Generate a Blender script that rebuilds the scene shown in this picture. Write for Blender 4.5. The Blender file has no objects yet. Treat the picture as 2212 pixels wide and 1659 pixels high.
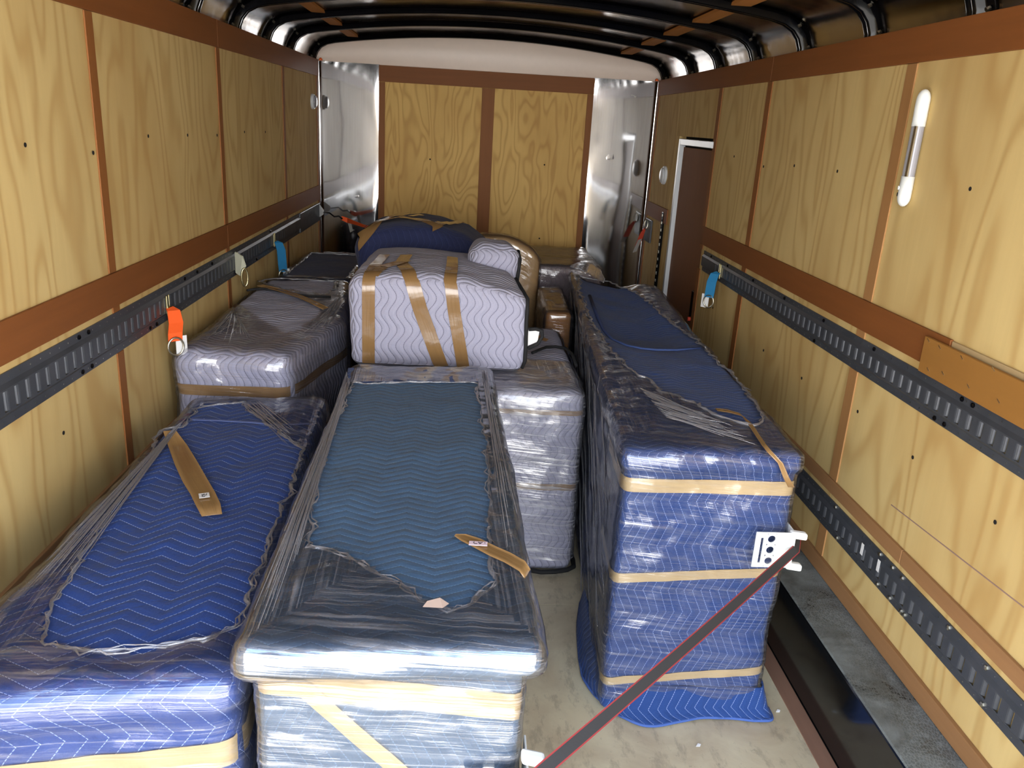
import bpy, math, random
import numpy as np
from mathutils import Vector, noise
random.seed(7)
C = bpy.context.scene.collection
S = bpy.context.scene
# ------------------------------------------------------------------ camera
FPX = 1750.6; PITCH, YAW, ROLL = -0.31189171, 0.06555268, 0.05803871
CAM = Vector((0, 0, 1.79))
_f = Vector((math.sin(YAW)*math.cos(PITCH), math.cos(YAW)*math.cos(PITCH), math.sin(PITCH)))
_r = _f.cross(Vector((0, 0, 1))).normalized(); _u = _r.cross(_f)
R2 = _r*math.cos(ROLL) + _u*math.sin(ROLL); U2 = -_r*math.sin(ROLL) + _u*math.cos(ROLL)
cd = bpy.data.cameras.new('camera'); cam = bpy.data.objects.new('camera', cd); C.objects.link(cam)
from mathutils import Matrix
cam.matrix_world = Matrix(((R2.x, U2.x, -_f.x, CAM.x), (R2.y, U2.y, -_f.y, CAM.y), (R2.z, U2.z, -_f.z, CAM.z), (0, 0, 0, 1)))
cd.sensor_width = 36; cd.lens = FPX/2212*36; cd.clip_start = 0.02
S.camera = cam
# ------------------------------------------------------------------ world, light, exposure
S.view_settings.view_transform = 'Standard'; S.view_settings.look = 'None'
S.view_settings.gamma = 1.0; S.view_settings.use_curve_mapping = False
S.view_settings.exposure = 0.98
SKY = 6.5
w = bpy.data.worlds.new('world'); S.world = w; w.use_nodes = True
wn = w.node_tree; wn.nodes.clear()
_o = wn.nodes.new('ShaderNodeOutputWorld'); _b = wn.nodes.new('ShaderNodeBackground')
_tc = wn.nodes.new('ShaderNodeTexCoord'); _sx = wn.nodes.new('ShaderNodeSeparateXYZ')
_cr = wn.nodes.new('ShaderNodeValToRGB')
_cr.color_ramp.elements[0].position = 0.05; _cr.color_ramp.elements[0].color = (1, .99, .97, 1)
_cr.color_ramp.elements[1].position = 0.6; _cr.color_ramp.elements[1].color = (.26, .36, .52, 1)
wn.links.new(_tc.outputs['Generated'], _sx.inputs[0]); wn.links.new(_sx.outputs['Z'], _cr.inputs[0])
wn.links.new(_cr.outputs[0], _b.inputs[0]); wn.links.new(_b.outputs[0], _o.inputs[0])
_b.inputs[1].default_value = SKY
sl = bpy.data.lights.new('sun', 'SUN'); sl.energy = 32; sl.angle = .02; sl.color = (1, .95, .88)
so = bpy.data.objects.new('sun', sl); C.objects.link(so)
so.rotation_euler = Vector((-.62, -.10, -1)).to_track_quat('-Z', 'Y').to_euler()
pl = bpy.data.lights.new('door_portal', 'AREA'); pl.shape = 'RECTANGLE'; pl.size = 2.45; pl.size_y = 2.4
po = bpy.data.objects.new('door_portal', pl); C.objects.link(po)
po.location = (0.125, -0.12, 1.2); po.rotation_euler = (math.radians(90), 0, 0)
pl.cycles.is_portal = True

# ------------------------------------------------------------------ helpers
def ray(px, py):
    return _f + R2*((px-1106)/FPX) - U2*((py-829.5)/FPX)
def PZ(px, py, z):
    d = ray(px, py); return CAM + d*((z-CAM.z)/d.z)
def PY(px, py, y):
    d = ray(px, py); return CAM + d*((y-CAM.y)/d.y)
def PX(px, py, x):
    d = ray(px, py); return CAM + d*((x-CAM.x)/d.x)

ORG = {}
def tag(o, label=None, cat=None, group=None, kind=None):
    if label: o['label'] = label
    if cat: o['category'] = cat
    if group: o['group'] = group
    if kind: o['kind'] = kind
    return o
def thing(name, loc, label, cat, group=None):
    o = bpy.data.objects.new(name, None); o.empty_display_size = .05
    C.objects.link(o); o.location = loc; ORG[o.name] = Vector(loc)
    return tag(o, label, cat, group)
class MB:
    def __init__(s): s.v = []; s.f = []; s.uv = []; s.mi = []
    def add(s, vs, fs, uvs=None, mi=0):
        b = len(s.v); s.v += [tuple(v) for v in vs]
        for k, f in enumerate(fs):
            s.f.append([b+i for i in f]); s.mi.append(mi)
            s.uv.append(uvs[k] if uvs else [(0, 0)]*len(f))
        return s
    def box(s, x0, x1, y0, y1, z0, z1, mi=0):
        v = [(x0,y0,z0),(x1,y0,z0),(x1,y1,z0),(x0,y1,z0),(x0,y0,z1),(x1,y0,z1),(x1,y1,z1),(x0,y1,z1)]
        return s.add(v, [(0,3,2,1),(4,5,6,7),(0,1,5,4),(1,2,6,5),(2,3,7,6),(3,0,4,7)], mi=mi)
    def obox(s, c, ax, ay, az, mi=0):   # oriented box: centre and half-axis vectors
        c, ax, ay, az = map(Vector, (c, ax, ay, az))
        v = [c+ax*i+ay*j+az*k for k in (-1, 1) for j, i in ((-1,-1),(-1,1),(1,1),(1,-1))]
        return s.add(v, [(0,3,2,1),(4,5,6,7),(0,1,5,4),(1,2,6,5),(2,3,7,6),(3,0,4,7)], mi=mi)
    def tube(s, pts, r, n=8, closed=False, mi=0, flat=1.0):
        pts = [Vector(p) for p in pts]; m = len(pts); rs = r if isinstance(r, (list, tuple)) else [r]*m
        up = Vector((0, 0, 1)); vs = []; prev = None
        for i, p in enumerate(pts):
            a = pts[(i-1) % m] if closed else pts[max(i-1, 0)]
            b = pts[(i+1) % m] if closed else pts[min(i+1, m-1)]
            t = (b-a).normalized() if (b-a).length > 1e-9 else Vector((0, 1, 0))
            if prev is None:
                prev = t.cross(up if abs(t.z) < .9 else Vector((1, 0, 0))).normalized()
            prev = (prev - t*prev.dot(t)).normalized(); q = t.cross(prev)
            for k in range(n):
                an = 2*math.pi*k/n
                vs.append(p + prev*math.cos(an)*rs[i] + q*math.sin(an)*rs[i]*flat)
        fs = []
        for i in range(m if closed else m-1):
            for k in range(n):
                a, b = i*n+k, i*n+(k+1) % n; j = (i+1) % m
                fs.append((a, b, j*n+(k+1) % n, j*n+k))
        if not closed: fs += [tuple(range(n))[::-1], tuple((m-1)*n+k for k in range(n))]
        return s.add(vs, fs, mi=mi)
    def disc(s, c, n, r, h, seg=12, mi=0):   # short cylinder
        c = Vector(c); n = Vector(n).normalized()
        return s.tube([c, c+n*h], r, seg, mi=mi)
    def ribbon(s, pts, dirs, hw, th=.0012, mi=0, n=4):   # strip of given half width, with thickness
        pts = [Vector(p) for p in pts]; m = len(pts); hws = hw if isinstance(hw, (list, tuple)) else [hw]*m
        rows = []; L = 0; us = []
        for i, p in enumerate(pts):
            if i: L += (p-pts[i-1]).length
            us.append(L)
            d = Vector(dirs[i] if isinstance(dirs, list) else dirs).normalized()
            rows.append([p + d*hws[i]*(2*k/n-1) for k in range(n+1)])
        nr = []
        for i in range(m):
            a, b = pts[max(i-1, 0)], pts[min(i+1, m-1)]
            d = Vector(dirs[i] if isinstance(dirs, list) else dirs)
            nn = (b-a).cross(d)
            nr.append(nn.normalized()*th if nn.length > 1e-9 else Vector((0, 0, th)))
        vs = [q for r_ in rows for q in r_] + [q-nr[i] for i, r_ in enumerate(rows) for q in r_]
        N = m*(n+1); fs = []; uv = []
        for i in range(m-1):
            for k in range(n):
                a = i*(n+1)+k; q = (a, a+1, a+n+2, a+n+1)
                u0, u1 = us[i], us[i+1]; v0, v1 = hws[i]*(2*k/n-1), hws[i]*(2*(k+1)/n-1)
                U = [(u0, v0), (u0, v1), (u1, v1), (u1, v0)]
                fs.append(q); uv.append(U)
                fs.append(tuple(x+N for x in q[::-1])); uv.append(U[::-1])
            for k in (0, n):
                a = i*(n+1)+k; fs.append((a, a+n+1, a+n+1+N, a+N)); uv.append([(us[i], 0)]*4)
        for i in (0, m-1):
            for k in range(n):
                a = i*(n+1)+k; fs.append((a, a+1, a+1+N, a+N)); uv.append([(us[i], 0)]*4)
        return s.add(vs, fs, uv, mi)
def obj(name, mb, mats, parent=None, smooth=False, bevel=0, auto=False):
    me = bpy.data.meshes.new(name); o = bpy.data.objects.new(name, me); C.objects.link(o)
    org = Vector((0, 0, 0))
    if parent is not None: org = ORG[parent.name]; o.parent = parent
    ORG[o.name] = org
    me.from_pydata([(v[0]-org.x, v[1]-org.y, v[2]-org.z) for v in mb.v], [], mb.f)
    if any(any(u != (0, 0) for u in q) for q in mb.uv[:50]) or len(mb.uv) > 50:
        uvl = me.uv_layers.new(name='UVMap')
        flat = [c for q in mb.uv for p in q for c in p]
        uvl.data.foreach_set('uv', flat)
    for m in (mats if isinstance(mats, (list, tuple)) else [mats]): me.materials.append(m)
    me.polygons.foreach_set('material_index', mb.mi)
    if smooth: me.polygons.foreach_set('use_smooth', [True]*len(mb.f))
    me.validate(); me.update()
    if bevel:
        b = o.modifiers.new('b', 'BEVEL'); b.width = bevel; b.segments = 2; b.limit_method = 'ANGLE'
    return o
def struct(name, mb, mats, **k):
    return tag(obj(name, mb, mats, **k), kind='structure')

# ------------------------------------------------------------------ materials
class NT:
    def __init__(s, name):
        s.m = bpy.data.materials.new(name); s.m.use_nodes = True; s.t = s.m.node_tree; s.t.nodes.clear()
        s.out = s.t.nodes.new('ShaderNodeOutputMaterial')
    def n(s, typ, **k):
        nd = s.t.nodes.new('ShaderNode'+typ)
        for a, b in k.items():
            if a.startswith('_'): setattr(nd, a[1:], b)
        return nd
    def ln(s, a, b): s.t.links.new(a, b)
    def put(s, sock, v):
        if v is None: return
        if isinstance(v, bpy.types.NodeSocket): s.ln(v, sock)
        else:
            try: sock.default_value = v
            except Exception: sock.default_value = (*v, 1) if len(v) == 3 else v
    def math(s, op, a, b=None, c=None, clamp=False):
        nd = s.n('Math', _operation=op); nd.use_clamp = clamp
        for i, v in enumerate((a, b, c)): s.put(nd.inputs[i], v)
        return nd.outputs[0]
    def vec(s, kind='Object', scale=(1, 1, 1), loc=(0, 0, 0), rot=(0, 0, 0), src=None):
        if src is None:
            src = s.n('UVMap').outputs[0] if kind == 'UV' else s.n('TexCoord').outputs[kind]
        mp = s.n('Mapping'); s.ln(src, mp.inputs[0])
        mp.inputs['Location'].default_value = loc; mp.inputs['Rotation'].default_value = rot; mp.inputs['Scale'].default_value = scale
        return mp.outputs[0]
    def noise(s, v, scale=1, detail=3, rough=.5, dist=0):
        nd = s.n('TexNoise'); s.ln(v, nd.inputs['Vector']); nd.inputs['Scale'].default_value = scale
        nd.inputs['Detail'].default_value = detail; nd.inputs['Roughness'].default_value = rough; nd.inputs['Distortion'].default_value = dist
        return nd.outputs['Fac']
    def ramp(s, f, stops):
        nd = s.n('ValToRGB'); s.ln(f, nd.inputs[0]); e = nd.color_ramp.elements
        while len(e) < len(stops): e.new(.5)
        for i, (p, c) in enumerate(stops):
            e[i].position = p; e[i].color = (*c, 1) if not isinstance(c, (int, float)) else (c, c, c, 1)
        return nd.outputs[0]
    def mix(s, f, a, b, blend='MIX'):
        nd = s.n('Mix', _data_type='RGBA', _blend_type=blend)
        s.put(nd.inputs[0], f); s.put(nd.inputs[6], a); s.put(nd.inputs[7], b)
        return nd.outputs[2]
    def bump(s, h, strength=.5, dist=.01, nrm=None):
        nd = s.n('Bump'); s.ln(h, nd.inputs['Height']); nd.inputs['Strength'].default_value = strength; nd.inputs['Distance'].default_value = dist
        if nrm is not None: s.ln(nrm, nd.inputs['Normal'])
        return nd.outputs[0]
    def pbr(s, base, rough=.5, metal=0, nrm=None, **k):
        p = s.n('BsdfPrincipled'); s.put(p.inputs['Base Color'], base); s.put(p.inputs['Roughness'], rough); s.put(p.inputs['Metallic'], metal)
        if nrm is not None: s.ln(nrm, p.inputs['Normal'])
        for a, b in k.items(): s.put(p.inputs[a.replace('_', ' ')], b)
        s.ln(p.outputs[0], s.out.inputs[0]); return s.m
def sr(r, g, b):
    return tuple((c/255/12.92 if c <= 10 else ((c/255+.055)/1.055)**2.4) for c in (r, g, b))

def plywood(name, plane, light, dark, cath=1.0, rough=.62):
    t = NT(name)
    oi = t.n('ObjectInfo'); tc = t.n('TexCoord')
    off = t.n('VectorMath', _operation='MULTIPLY_ADD')
    cb = t.n('CombineXYZ'); 
    for i in range(3): t.ln(oi.outputs['Random'], cb.inputs[i])
    t.ln(cb.outputs[0], off.inputs[0]); off.inputs[1].default_value = (17, 23, 31); t.ln(tc.outputs['Object'], off.inputs[2])
    v = off.outputs[0]
    sc = (1.7, 1.7, .42) if plane == 'v' else (1.7, .42, 1.7)
    a = t.noise(t.vec(src=v, scale=sc), 1.6*cath, 2, .45, .3)
    ring = t.math('SINE', t.math('MULTIPLY', a, 75))
    ring = t.math('MULTIPLY_ADD', ring, .5, .5)
    ring = t.math('POWER', ring, 3.0)
    sc2 = (60, 60, 1.6) if plane == 'v' else (60, 1.6, 60)
    fine = t.noise(t.vec(src=v, scale=sc2), 1, 4, .6)
    blot = t.noise(t.vec(src=v, scale=(1, 1, .5)), 2.3, 4, .55)
    bl = t.ramp(blot, [(.42, 0), (.7, 1)])
    c = t.mix(t.math('MULTIPLY', ring, .5), light, dark)
    c = t.mix(t.math('MULTIPLY', fine, .30), c, tuple(x*.62 for x in light))
    c = t.mix(t.math('MULTIPLY', bl, .38), c, tuple(x*y for x, y in zip(dark, (.95, .95, .9))))
    nrm = t.bump(t.math('ADD', fine, ring), .12, .002)
    return t.pbr(c, rough, 0, nrm, Specular_IOR_Level=.25)
def wood(name, col, rough=.5, axis='y', var=.35, scale=1.0):
    t = NT(name)
    sc = {'y': (30, 1.5, 30), 'z': (30, 30, 1.5), 'x': (1.5, 30, 30)}[axis]
    f = t.noise(t.vec('Object', tuple(x*scale for x in sc)), 1, 4, .65)
    g = t.noise(t.vec('Object', (2, 2, 2)), 1.5, 3, .5)
    c = t.mix(t.math('MULTIPLY', f, var*1.6), tuple(x*1.2 for x in col), tuple(x*.5 for x in col))
    c = t.mix(t.math('MULTIPLY', g, .35), c, tuple(x*.6 for x in col))
    return t.pbr(c, rough+.1, 0, t.bump(f, .15, .001), Specular_IOR_Level=.3)
def plain(name, col, rough=.5, metal=0, bumps=0, **k):
    t = NT(name); n = t.noise(t.vec('Object', (1, 1, 1)), 25, 4, .6)
    c = t.mix(t.math('MULTIPLY', n, .3), col, tuple(x*.75 for x in col))
    return t.pbr(c, rough, metal, t.bump(n, bumps, .002) if bumps else None, **k)

M = {}
M['ply'] = plywood('pine_plywood', 'v', sr(210, 184, 126), sr(170, 130, 72))
M['ply2'] = plywood('front_plywood', 'v', sr(226, 188, 114), sr(174, 124, 60), 1.9)
M['trim'] = wood('stained_trim', sr(130, 78, 38), .5)
M['trimz'] = wood('stained_batten', sr(140, 88, 44), .5, 'z')
M['trimx'] = wood('stained_header', sr(132, 80, 38), .5, 'x')
M['pale_trim'] = wood('pale_batten', sr(166, 122, 76), .5, 'z')
M['base'] = wood('baseboard_wood', sr(150, 110, 72), .6)
M['orange_ply'] = wood('orange_board', sr(146, 102, 48), .5, 'y', .2, .5)
M['furring'] = wood('furring_wood', sr(176, 116, 56), .6, 'y', .3)
M['door'] = wood('door_lauan', sr(124, 78, 44), .5, 'z', .25)
M['white_frame'] = plain('white_painted_frame', sr(205, 210, 215), .35)
M['white_pl'] = plain('white_plastic', sr(232, 236, 236), .35)
M['white_tag'] = plain('white_tag', sr(228, 228, 228), .6)
M['pink_tag'] = plain('pink_tag', sr(232, 208, 218), .6)
M['ink'] = plain('ink', (.01, .01, .015), .7)
M['black'] = plain('black_fabric', sr(22, 22, 24), .8, bumps=.4)
M['hole'] = plain('hole_dark', sr(14, 10, 8), .9)
M['zinc'] = plain('zinc_metal', sr(200, 196, 180), .3, 1)
M['zincy'] = plain('yellow_zinc', sr(190, 180, 140), .3, 1)
M['brass'] = plain('cream_steel', sr(200, 200, 178), .45, .3)
M['orange'] = plain('orange_webbing', sr(250, 96, 30), .75, bumps=.5)
M['red'] = plain('red_webbing', sr(200, 70, 46), .75, bumps=.5)
M['blue_web'] = plain('blue_webbing', sr(30, 120, 170), .75, bumps=.5)
M['redstripe'] = plain('red_stripe', sr(150, 52, 56), .7)
M['strap'] = plain('grey_black_webbing', sr(52, 52, 54), .8, bumps=.6)
M['lens'] = plain('lamp_lens', sr(150, 150, 158), .2)
M['orange_light'] = plain('amber_lens', sr(240, 110, 50), .3)
M['paper'] = plain('torn_paper', sr(205, 180, 165), .8)
def _rail():
    t = NT('rail_paint'); n = t.noise(t.vec('Object', (3, 3, 3)), 4, 4, .6)
    c = t.mix(n, sr(62, 66, 72), sr(88, 90, 96))
    return t.pbr(c, t.math('MULTIPLY_ADD', n, .25, .28), .35, t.bump(n, .1, .002))
M['rail'] = _rail()
M['bow'] = plain('black_bow_paint', sr(8, 8, 10), .16, 0, bumps=.05, Specular_IOR_Level=.2)
def _skin():
    t = NT('galvanised_skin'); n = t.noise(t.vec('Object', (1, 1, 1)), 2.2, 3, .5)
    c = t.mix(n, sr(118, 112, 108), sr(160, 156, 152))
    return t.pbr(c, t.math('MULTIPLY_ADD', n, .2, .08), 1, t.bump(n, .25, .03))
M['skin'] = _skin()
def _panel():
    t = NT('brushed_aluminium'); v = t.vec('Object', (1, 1, 1))
    n = t.noise(v, 2.6, 2, .4); br = t.noise(t.vec('Object', (200, 200, 2)), 1, 3, .6)
    d = t.noise(v, 9, 2, .5)
    c = t.mix(br, sr(178, 178, 180), sr(206, 206, 208))
    b1 = t.bump(n, .03, .05); b2 = t.bump(t.ramp(d, [(.68, 0), (.78, 1)]), .08, .01, b1)
    return t.pbr(c, t.math('MULTIPLY_ADD', br, .05, .05), 1, b2)
M['panel'] = _panel()
M['cap'] = plain('white_fibreglass', sr(240, 222, 208), .38)
def _floor():
    t = NT('worn_floor_ply'); v = t.vec('Object', (1, 1, 1))
    a = t.noise(v, 3.5, 5, .6, .6); b = t.noise(t.vec('Object', (2, .8, 2)), 9, 5, .7)
    g = t.noise(t.vec('Object', (1, 1, 1)), 30, 5, .75)
    c = t.mix(t.ramp(a, [(.35, 0), (.7, 1)]), sr(214, 202, 170), sr(182, 164, 136))
    c = t.mix(t.math('MULTIPLY', t.ramp(b, [(.52, 0), (.62, 1)]), .35), c, sr(120, 108, 92))
    c = t.mix(t.math('MULTIPLY', t.ramp(g, [(.62, 0), (.72, 1)]), .5), c, sr(88, 80, 70))
    return t.pbr(c, .5, 0, t.bump(b, .1, .003))
M['floor'] = _floor()
def _well():
    t = NT('dusty_black_steel'); v = t.vec('Object', (1, 1, 1))
    geo = t.n('NewGeometry'); sx = t.n('SeparateXYZ'); t.ln(geo.outputs['Normal'], sx.inputs[0])
    up = t.math('GREATER_THAN', sx.outputs['Z'], .5)
    a = t.noise(v, 6, 6, .7, .5)
    vo = t.n('TexVoronoi'); t.ln(t.vec('Object', (26, 15, 1), rot=(0, 0, .3)), vo.inputs['Vector']); vo.feature = 'DISTANCE_TO_EDGE'
    tread = t.math('MULTIPLY', t.ramp(vo.outputs['Distance'], [(.05, 0), (.12, 1)]), t.ramp(t.noise(v, 3, 2, .5), [(.45, 0), (.55, 1)]))
    dust = t.math('MULTIPLY', up, t.math('MULTIPLY_ADD', tread, -.35, t.math('MULTIPLY_ADD', t.ramp(a, [(.3, 0), (.65, 1)]), .85, .25)), clamp=True)
    c = t.mix(dust, sr(16, 17, 18), sr(128, 134, 132))
    return t.pbr(c, t.math('MULTIPLY_ADD', dust, .6, .12), 0, t.bump(a, .05, .003))
M['well'] = _well()
M['ground'] = plain('gravel_ground', sr(150, 146, 140), .9)

def blanket(name, base, thread, kind='zig', pf=.5, S_=.036, P_=.16, A_=1.15, lw=.05, tint=.35):
    t = NT(name); uv = t.n('UVMap').outputs[0]
    sx = t.n('SeparateXYZ'); t.ln(uv, sx.inputs[0]); u, v = sx.outputs[0], sx.outputs[1]
    wob = t.noise(t.vec('UV', (1, 1, 1)), 3.5, 2, .5)
    if kind == 'zig':
        tri = t.math('PINGPONG', t.math('DIVIDE', u, P_), .5)
        q = t.math('MULTIPLY_ADD', tri, 2*A_, t.math('DIVIDE', v, S_))
    else:
        tri = t.math('SINE', t.math('MULTIPLY', u, 2*math.pi/P_))
        q = t.math('MULTIPLY_ADD', tri, A_*.5, t.math('DIVIDE', v, S_))
    q = t.math('MULTIPLY_ADD', wob, .9, q)
    fr = t.math('ABSOLUTE', t.math('SUBTRACT', t.math('FRACT', q), .5))      # 0 on the stitch line, .5 between
    line = t.math('LESS_THAN', fr, lw)
    dash = t.math('GREATER_THAN', t.math('FRACT', t.math('MULTIPLY', u, 150)), .28)
    line = t.math('MULTIPLY', line, dash)
    puff = t.math('POWER', t.math('MULTIPLY', fr, 2), .45)
    fz = t.noise(t.vec('UV', (1, 1, 1)), 260, 5, .8); wr = t.noise(t.vec('UV', (1, 1, 1)), 9, 5, .6, .4)
    c = t.mix(t.math('MULTIPLY', wr, tint), base, tuple(x*.62 for x in base))
    c = t.mix(t.math('MULTIPLY', fz, .35), c, tuple(min(1, x*1.7+.01) for x in base))
    c = t.mix(t.math('MULTIPLY', line, .9), c, thread)
    b1 = t.bump(wr, .6, .02); b2 = t.bump(puff, pf, .005, b1); b3 = t.bump(fz, .5, .0015, b2)
    return t.pbr(c, .85, 0, b3, Sheen_Weight=.08)
M['blue'] = blanket('royal_blue_quilt', sr(8, 52, 122), sr(150, 170, 220), A_=1.6, P_=.15, lw=.028)
M['blue3'] = blanket('dark_blue_quilt', sr(12, 52, 112), sr(140, 160, 210), S_=.030, P_=.15, A_=1.25, lw=.032)
M['teal'] = blanket('worn_slate_blue_quilt', sr(48, 80, 112), sr(84, 118, 152), S_=.028, P_=.14, A_=1.3, lw=.05)
M['teal_front'] = M['teal']
M['grey'] = blanket('lilac_grey_quilt', sr(156, 156, 176), sr(124, 124, 146), 'sin', pf=.9, S_=.028, P_=.13, A_=1.1, lw=.05, tint=.2)
M['navy'] = blanket('navy_quilt', sr(26, 36, 76), sr(60, 72, 120), S_=.03, P_=.18, lw=.03)
M['mauve'] = blanket('dusty_grey_quilt', sr(120, 108, 112), sr(98, 88, 92), 'sin', S_=.03, lw=.04)

def film(name, sc=(1.6, 75, 1), gl=.045, haze=.075, rough=.09, bs=.5):
    t = NT(name)
    a = t.noise(t.vec('UV', sc), 1, 3, .55); b = t.noise(t.vec('UV', (sc[0]*1.1, sc[1]*3.2, 1), (3, 7, 0)), 1, 2, .5)
    cl = t.noise(t.vec('UV', (1, 1, 1)), 6, 3, .5)
    h = t.math('MULTIPLY_ADD', b, .35, a)
    patch = t.ramp(t.noise(t.vec('UV', (1, 1.6, 1)), 3.6, 3, .6, .3), [(.45, .25), (.62, 1)])
    bp = t.bump(t.math('MULTIPLY', h, patch), bs*1.25, .006)
    cw = t.bump(cl, .35, .03, bp)
    fr = t.n('Fresnel'); fr.inputs[0].default_value = 1.5; t.ln(cw, fr.inputs[1])
    st = t.math('MULTIPLY', t.ramp(a, [(.50, 0), (.66, 1)]), patch)
    st = t.math('MAXIMUM', st, t.math('MULTIPLY', t.ramp(b, [(.56, 0), (.64, 1)]), .55))
    g = t.math('MULTIPLY_ADD', fr.outputs[0], .6, t.math('MULTIPLY_ADD', st, .16, gl), clamp=True)
    hz = t.math('MULTIPLY_ADD', st, haze*1.6, haze*.22, clamp=True)
    tr = t.n('BsdfTransparent'); tr.inputs[0].default_value = (.95, .95, .96, 1)
    df = t.n('BsdfDiffuse'); df.inputs[0].default_value = (.78, .78, .84, 1); t.ln(cw, df.inputs['Normal'])
    gs = t.n('BsdfGlossy'); gs.inputs['Roughness'].default_value = rough; t.ln(cw, gs.inputs['Normal'])
    m1 = t.n('MixShader'); t.ln(hz, m1.inputs[0]); t.ln(tr.outputs[0], m1.inputs[1]); t.ln(df.outputs[0], m1.inputs[2])
    m2 = t.n('MixShader'); t.ln(g, m2.inputs[0]); t.ln(m1.outputs[0], m2.inputs[1]); t.ln(gs.outputs[0], m2.inputs[2])
    t.ln(m2.outputs[0], t.out.inputs[0]); return t.m
M['film'] = film('stretch_film')
M['film_b'] = film('glossy_stretch_film', (1.2, 80, 1), .17, .16, .10, .6)
M['bunch'] = film('bunched_film', (20, 200, 1), .08, .75, .12, .8)
def _tape(name, col, rough=.22):
    t = NT(name); a = t.noise(t.vec('UV', (4, 90, 1)), 1, 3, .6, .3); b = t.noise(t.vec('UV', (30, 8, 1)), 1, 3, .6)
    c = t.mix(t.math('MULTIPLY', a, .5), col, tuple(x*.7 for x in col))
    return t.pbr(c, rough, 0, t.bump(t.math('ADD', a, b), .35, .003), Coat_Weight=.5)
M['tape'] = _tape('brown_packing_tape', sr(142, 110, 70))
M['tape_tan'] = _tape('tan_packing_tape', sr(188, 164, 122), .3)

# ------------------------------------------------------------------ trailer shell
XL, XR, YF = -1.10, 1.35, 6.22
Y0 = -.05
# floor
m = MB(); m.box(XL-.06, XR+.06, Y0, YF+.1, -.08, -.012); fl = struct('floor', m, M['hole'])
obj('floor_sheet', MB().box(XL, 1.115, Y0, 2.742, -.012, 0), M['floor'], fl)
obj('floor_sheet', MB().box(XL, 1.115, 2.746, YF, -.012, 0), M['floor'], fl)
struct('trim_1', MB().box(1.115, 1.17, Y0, 6.0, -.012, .003), wood('edge_strip_wood', sr(140, 104, 84), .7), bevel=.001)
# wheel well cover
o = obj('wheel_well_cover', MB().box(1.172, XR-.0005, Y0, 3.75, .001, .275), M['well'], bevel=.008)
tag(o, 'long black steel wheel well box along the right wall, dusty on top', 'wheel well')
# left wall
wl = struct('wall_left', MB().box(XL-.08, XL-.012, Y0, YF+.1, -.05, 2.14), M['hole'])
wr = struct('wall_right', MB().box(XR+.045, XR+.1, Y0, YF+.1, -.05, 2.14), M['hole'])
LB = [1.335, 2.565, 3.80, 5.07]
seg = [Y0]+LB+[6.16]
for a, b in zip(seg[:-1], seg[1:]):
    obj('plywood_panel', MB().box(XL-.012, XL, a+.001, b-.001, -.01, 2.135), M['ply'], wl)
RB = [1.37, 2.61, 3.855, 4.615]
segr = [Y0]+RB
for a, b in zip(segr[:-1], segr[1:]):
    obj('plywood_panel', MB().box(XR, XR+.045, a+.001, b-.001, -.01, 2.135), M['ply'], wr)
obj('plywood_panel', MB().box(XR, XR+.045, 4.617, 5.52, 1.765, 2.135), M['ply'], wr)
obj('plywood_panel', MB().box(XR, XR+.045, 5.43, 5.522, -.01, 1.765), M['ply'], wr)
obj('plywood_panel', MB().box(XR, XR+.045, 5.524, 6.16, -.01, 2.135), M['ply'], wr)
tn = [1]
def trim(x0, x1, y0, y1, z0, z1, mat, bev=.0015):
    tn[0] += 1
    return struct('trim_%d' % tn[0], MB().box(x0, x1, y0, y1, z0, z1), mat, bevel=bev)
for y in LB:
    for za, zb in ((0, .584), (.633, 1.021), (1.151, 1.171), (1.276, 2.024)): trim(XL, XL+.005, y-.025, y+.025, za, zb, M['trimz'])
for y in RB:
    for za, zb in ((.336, .444), (.633, 1.046), (1.161, 1.186), (1.288, 2.029)): trim(XR-.005, XR, y-.03, y+.03, za, zb, M['pale_trim'] if y < 3 else M['trimz'])
trim(XL-.003, XL+.006, 6.13, 6.19, 0, 2.13, M['trimz'])
trim(XR-.006, XR+.003, 6.13, 6.19, 0, 2.13, M['trimz'])
# bands
trim(XL, XL+.010, Y0, 3.79, 2.025, 2.135, M['trim']); trim(XL, XL+.010, 3.793, 6.19, 2.025, 2.135, M['trim'])
trim(XR-.010, XR, Y0, 3.84, 2.03, 2.135, M['trim']); trim(XR-.010, XR, 3.844, 6.19, 2.03, 2.135, M['trim'])
trim(XL, XL+.010, Y0, 3.79, 1.172, 1.275, M['trim']); trim(XL, XL+.010, 3.793, 6.19, 1.172, 1.275, M['trim'])
trim(XR-.010, XR, 2.10, 4.60, 1.187, 1.287, M['trim'])
trim(XR-.008, XR, Y0, 2.095, 1.19, 1.285, wood('pale_band', sr(176, 152, 112), .5))
trim(XR-.010, XR, 5.50, 6.13, 1.187, 1.287, M['trim'])
trim(XR-.010, XR, Y0, 2.10, .585, .632, M['base']); trim(XR-.010, XR, 2.104, 4.6, .585, .632, M['base'])
trim(XL, XL+.010, Y0, 6.1, .585, .632, M['base'])
trim(XR-.014, XR, Y0, 4.6, .277, .335, M['base'])
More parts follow.
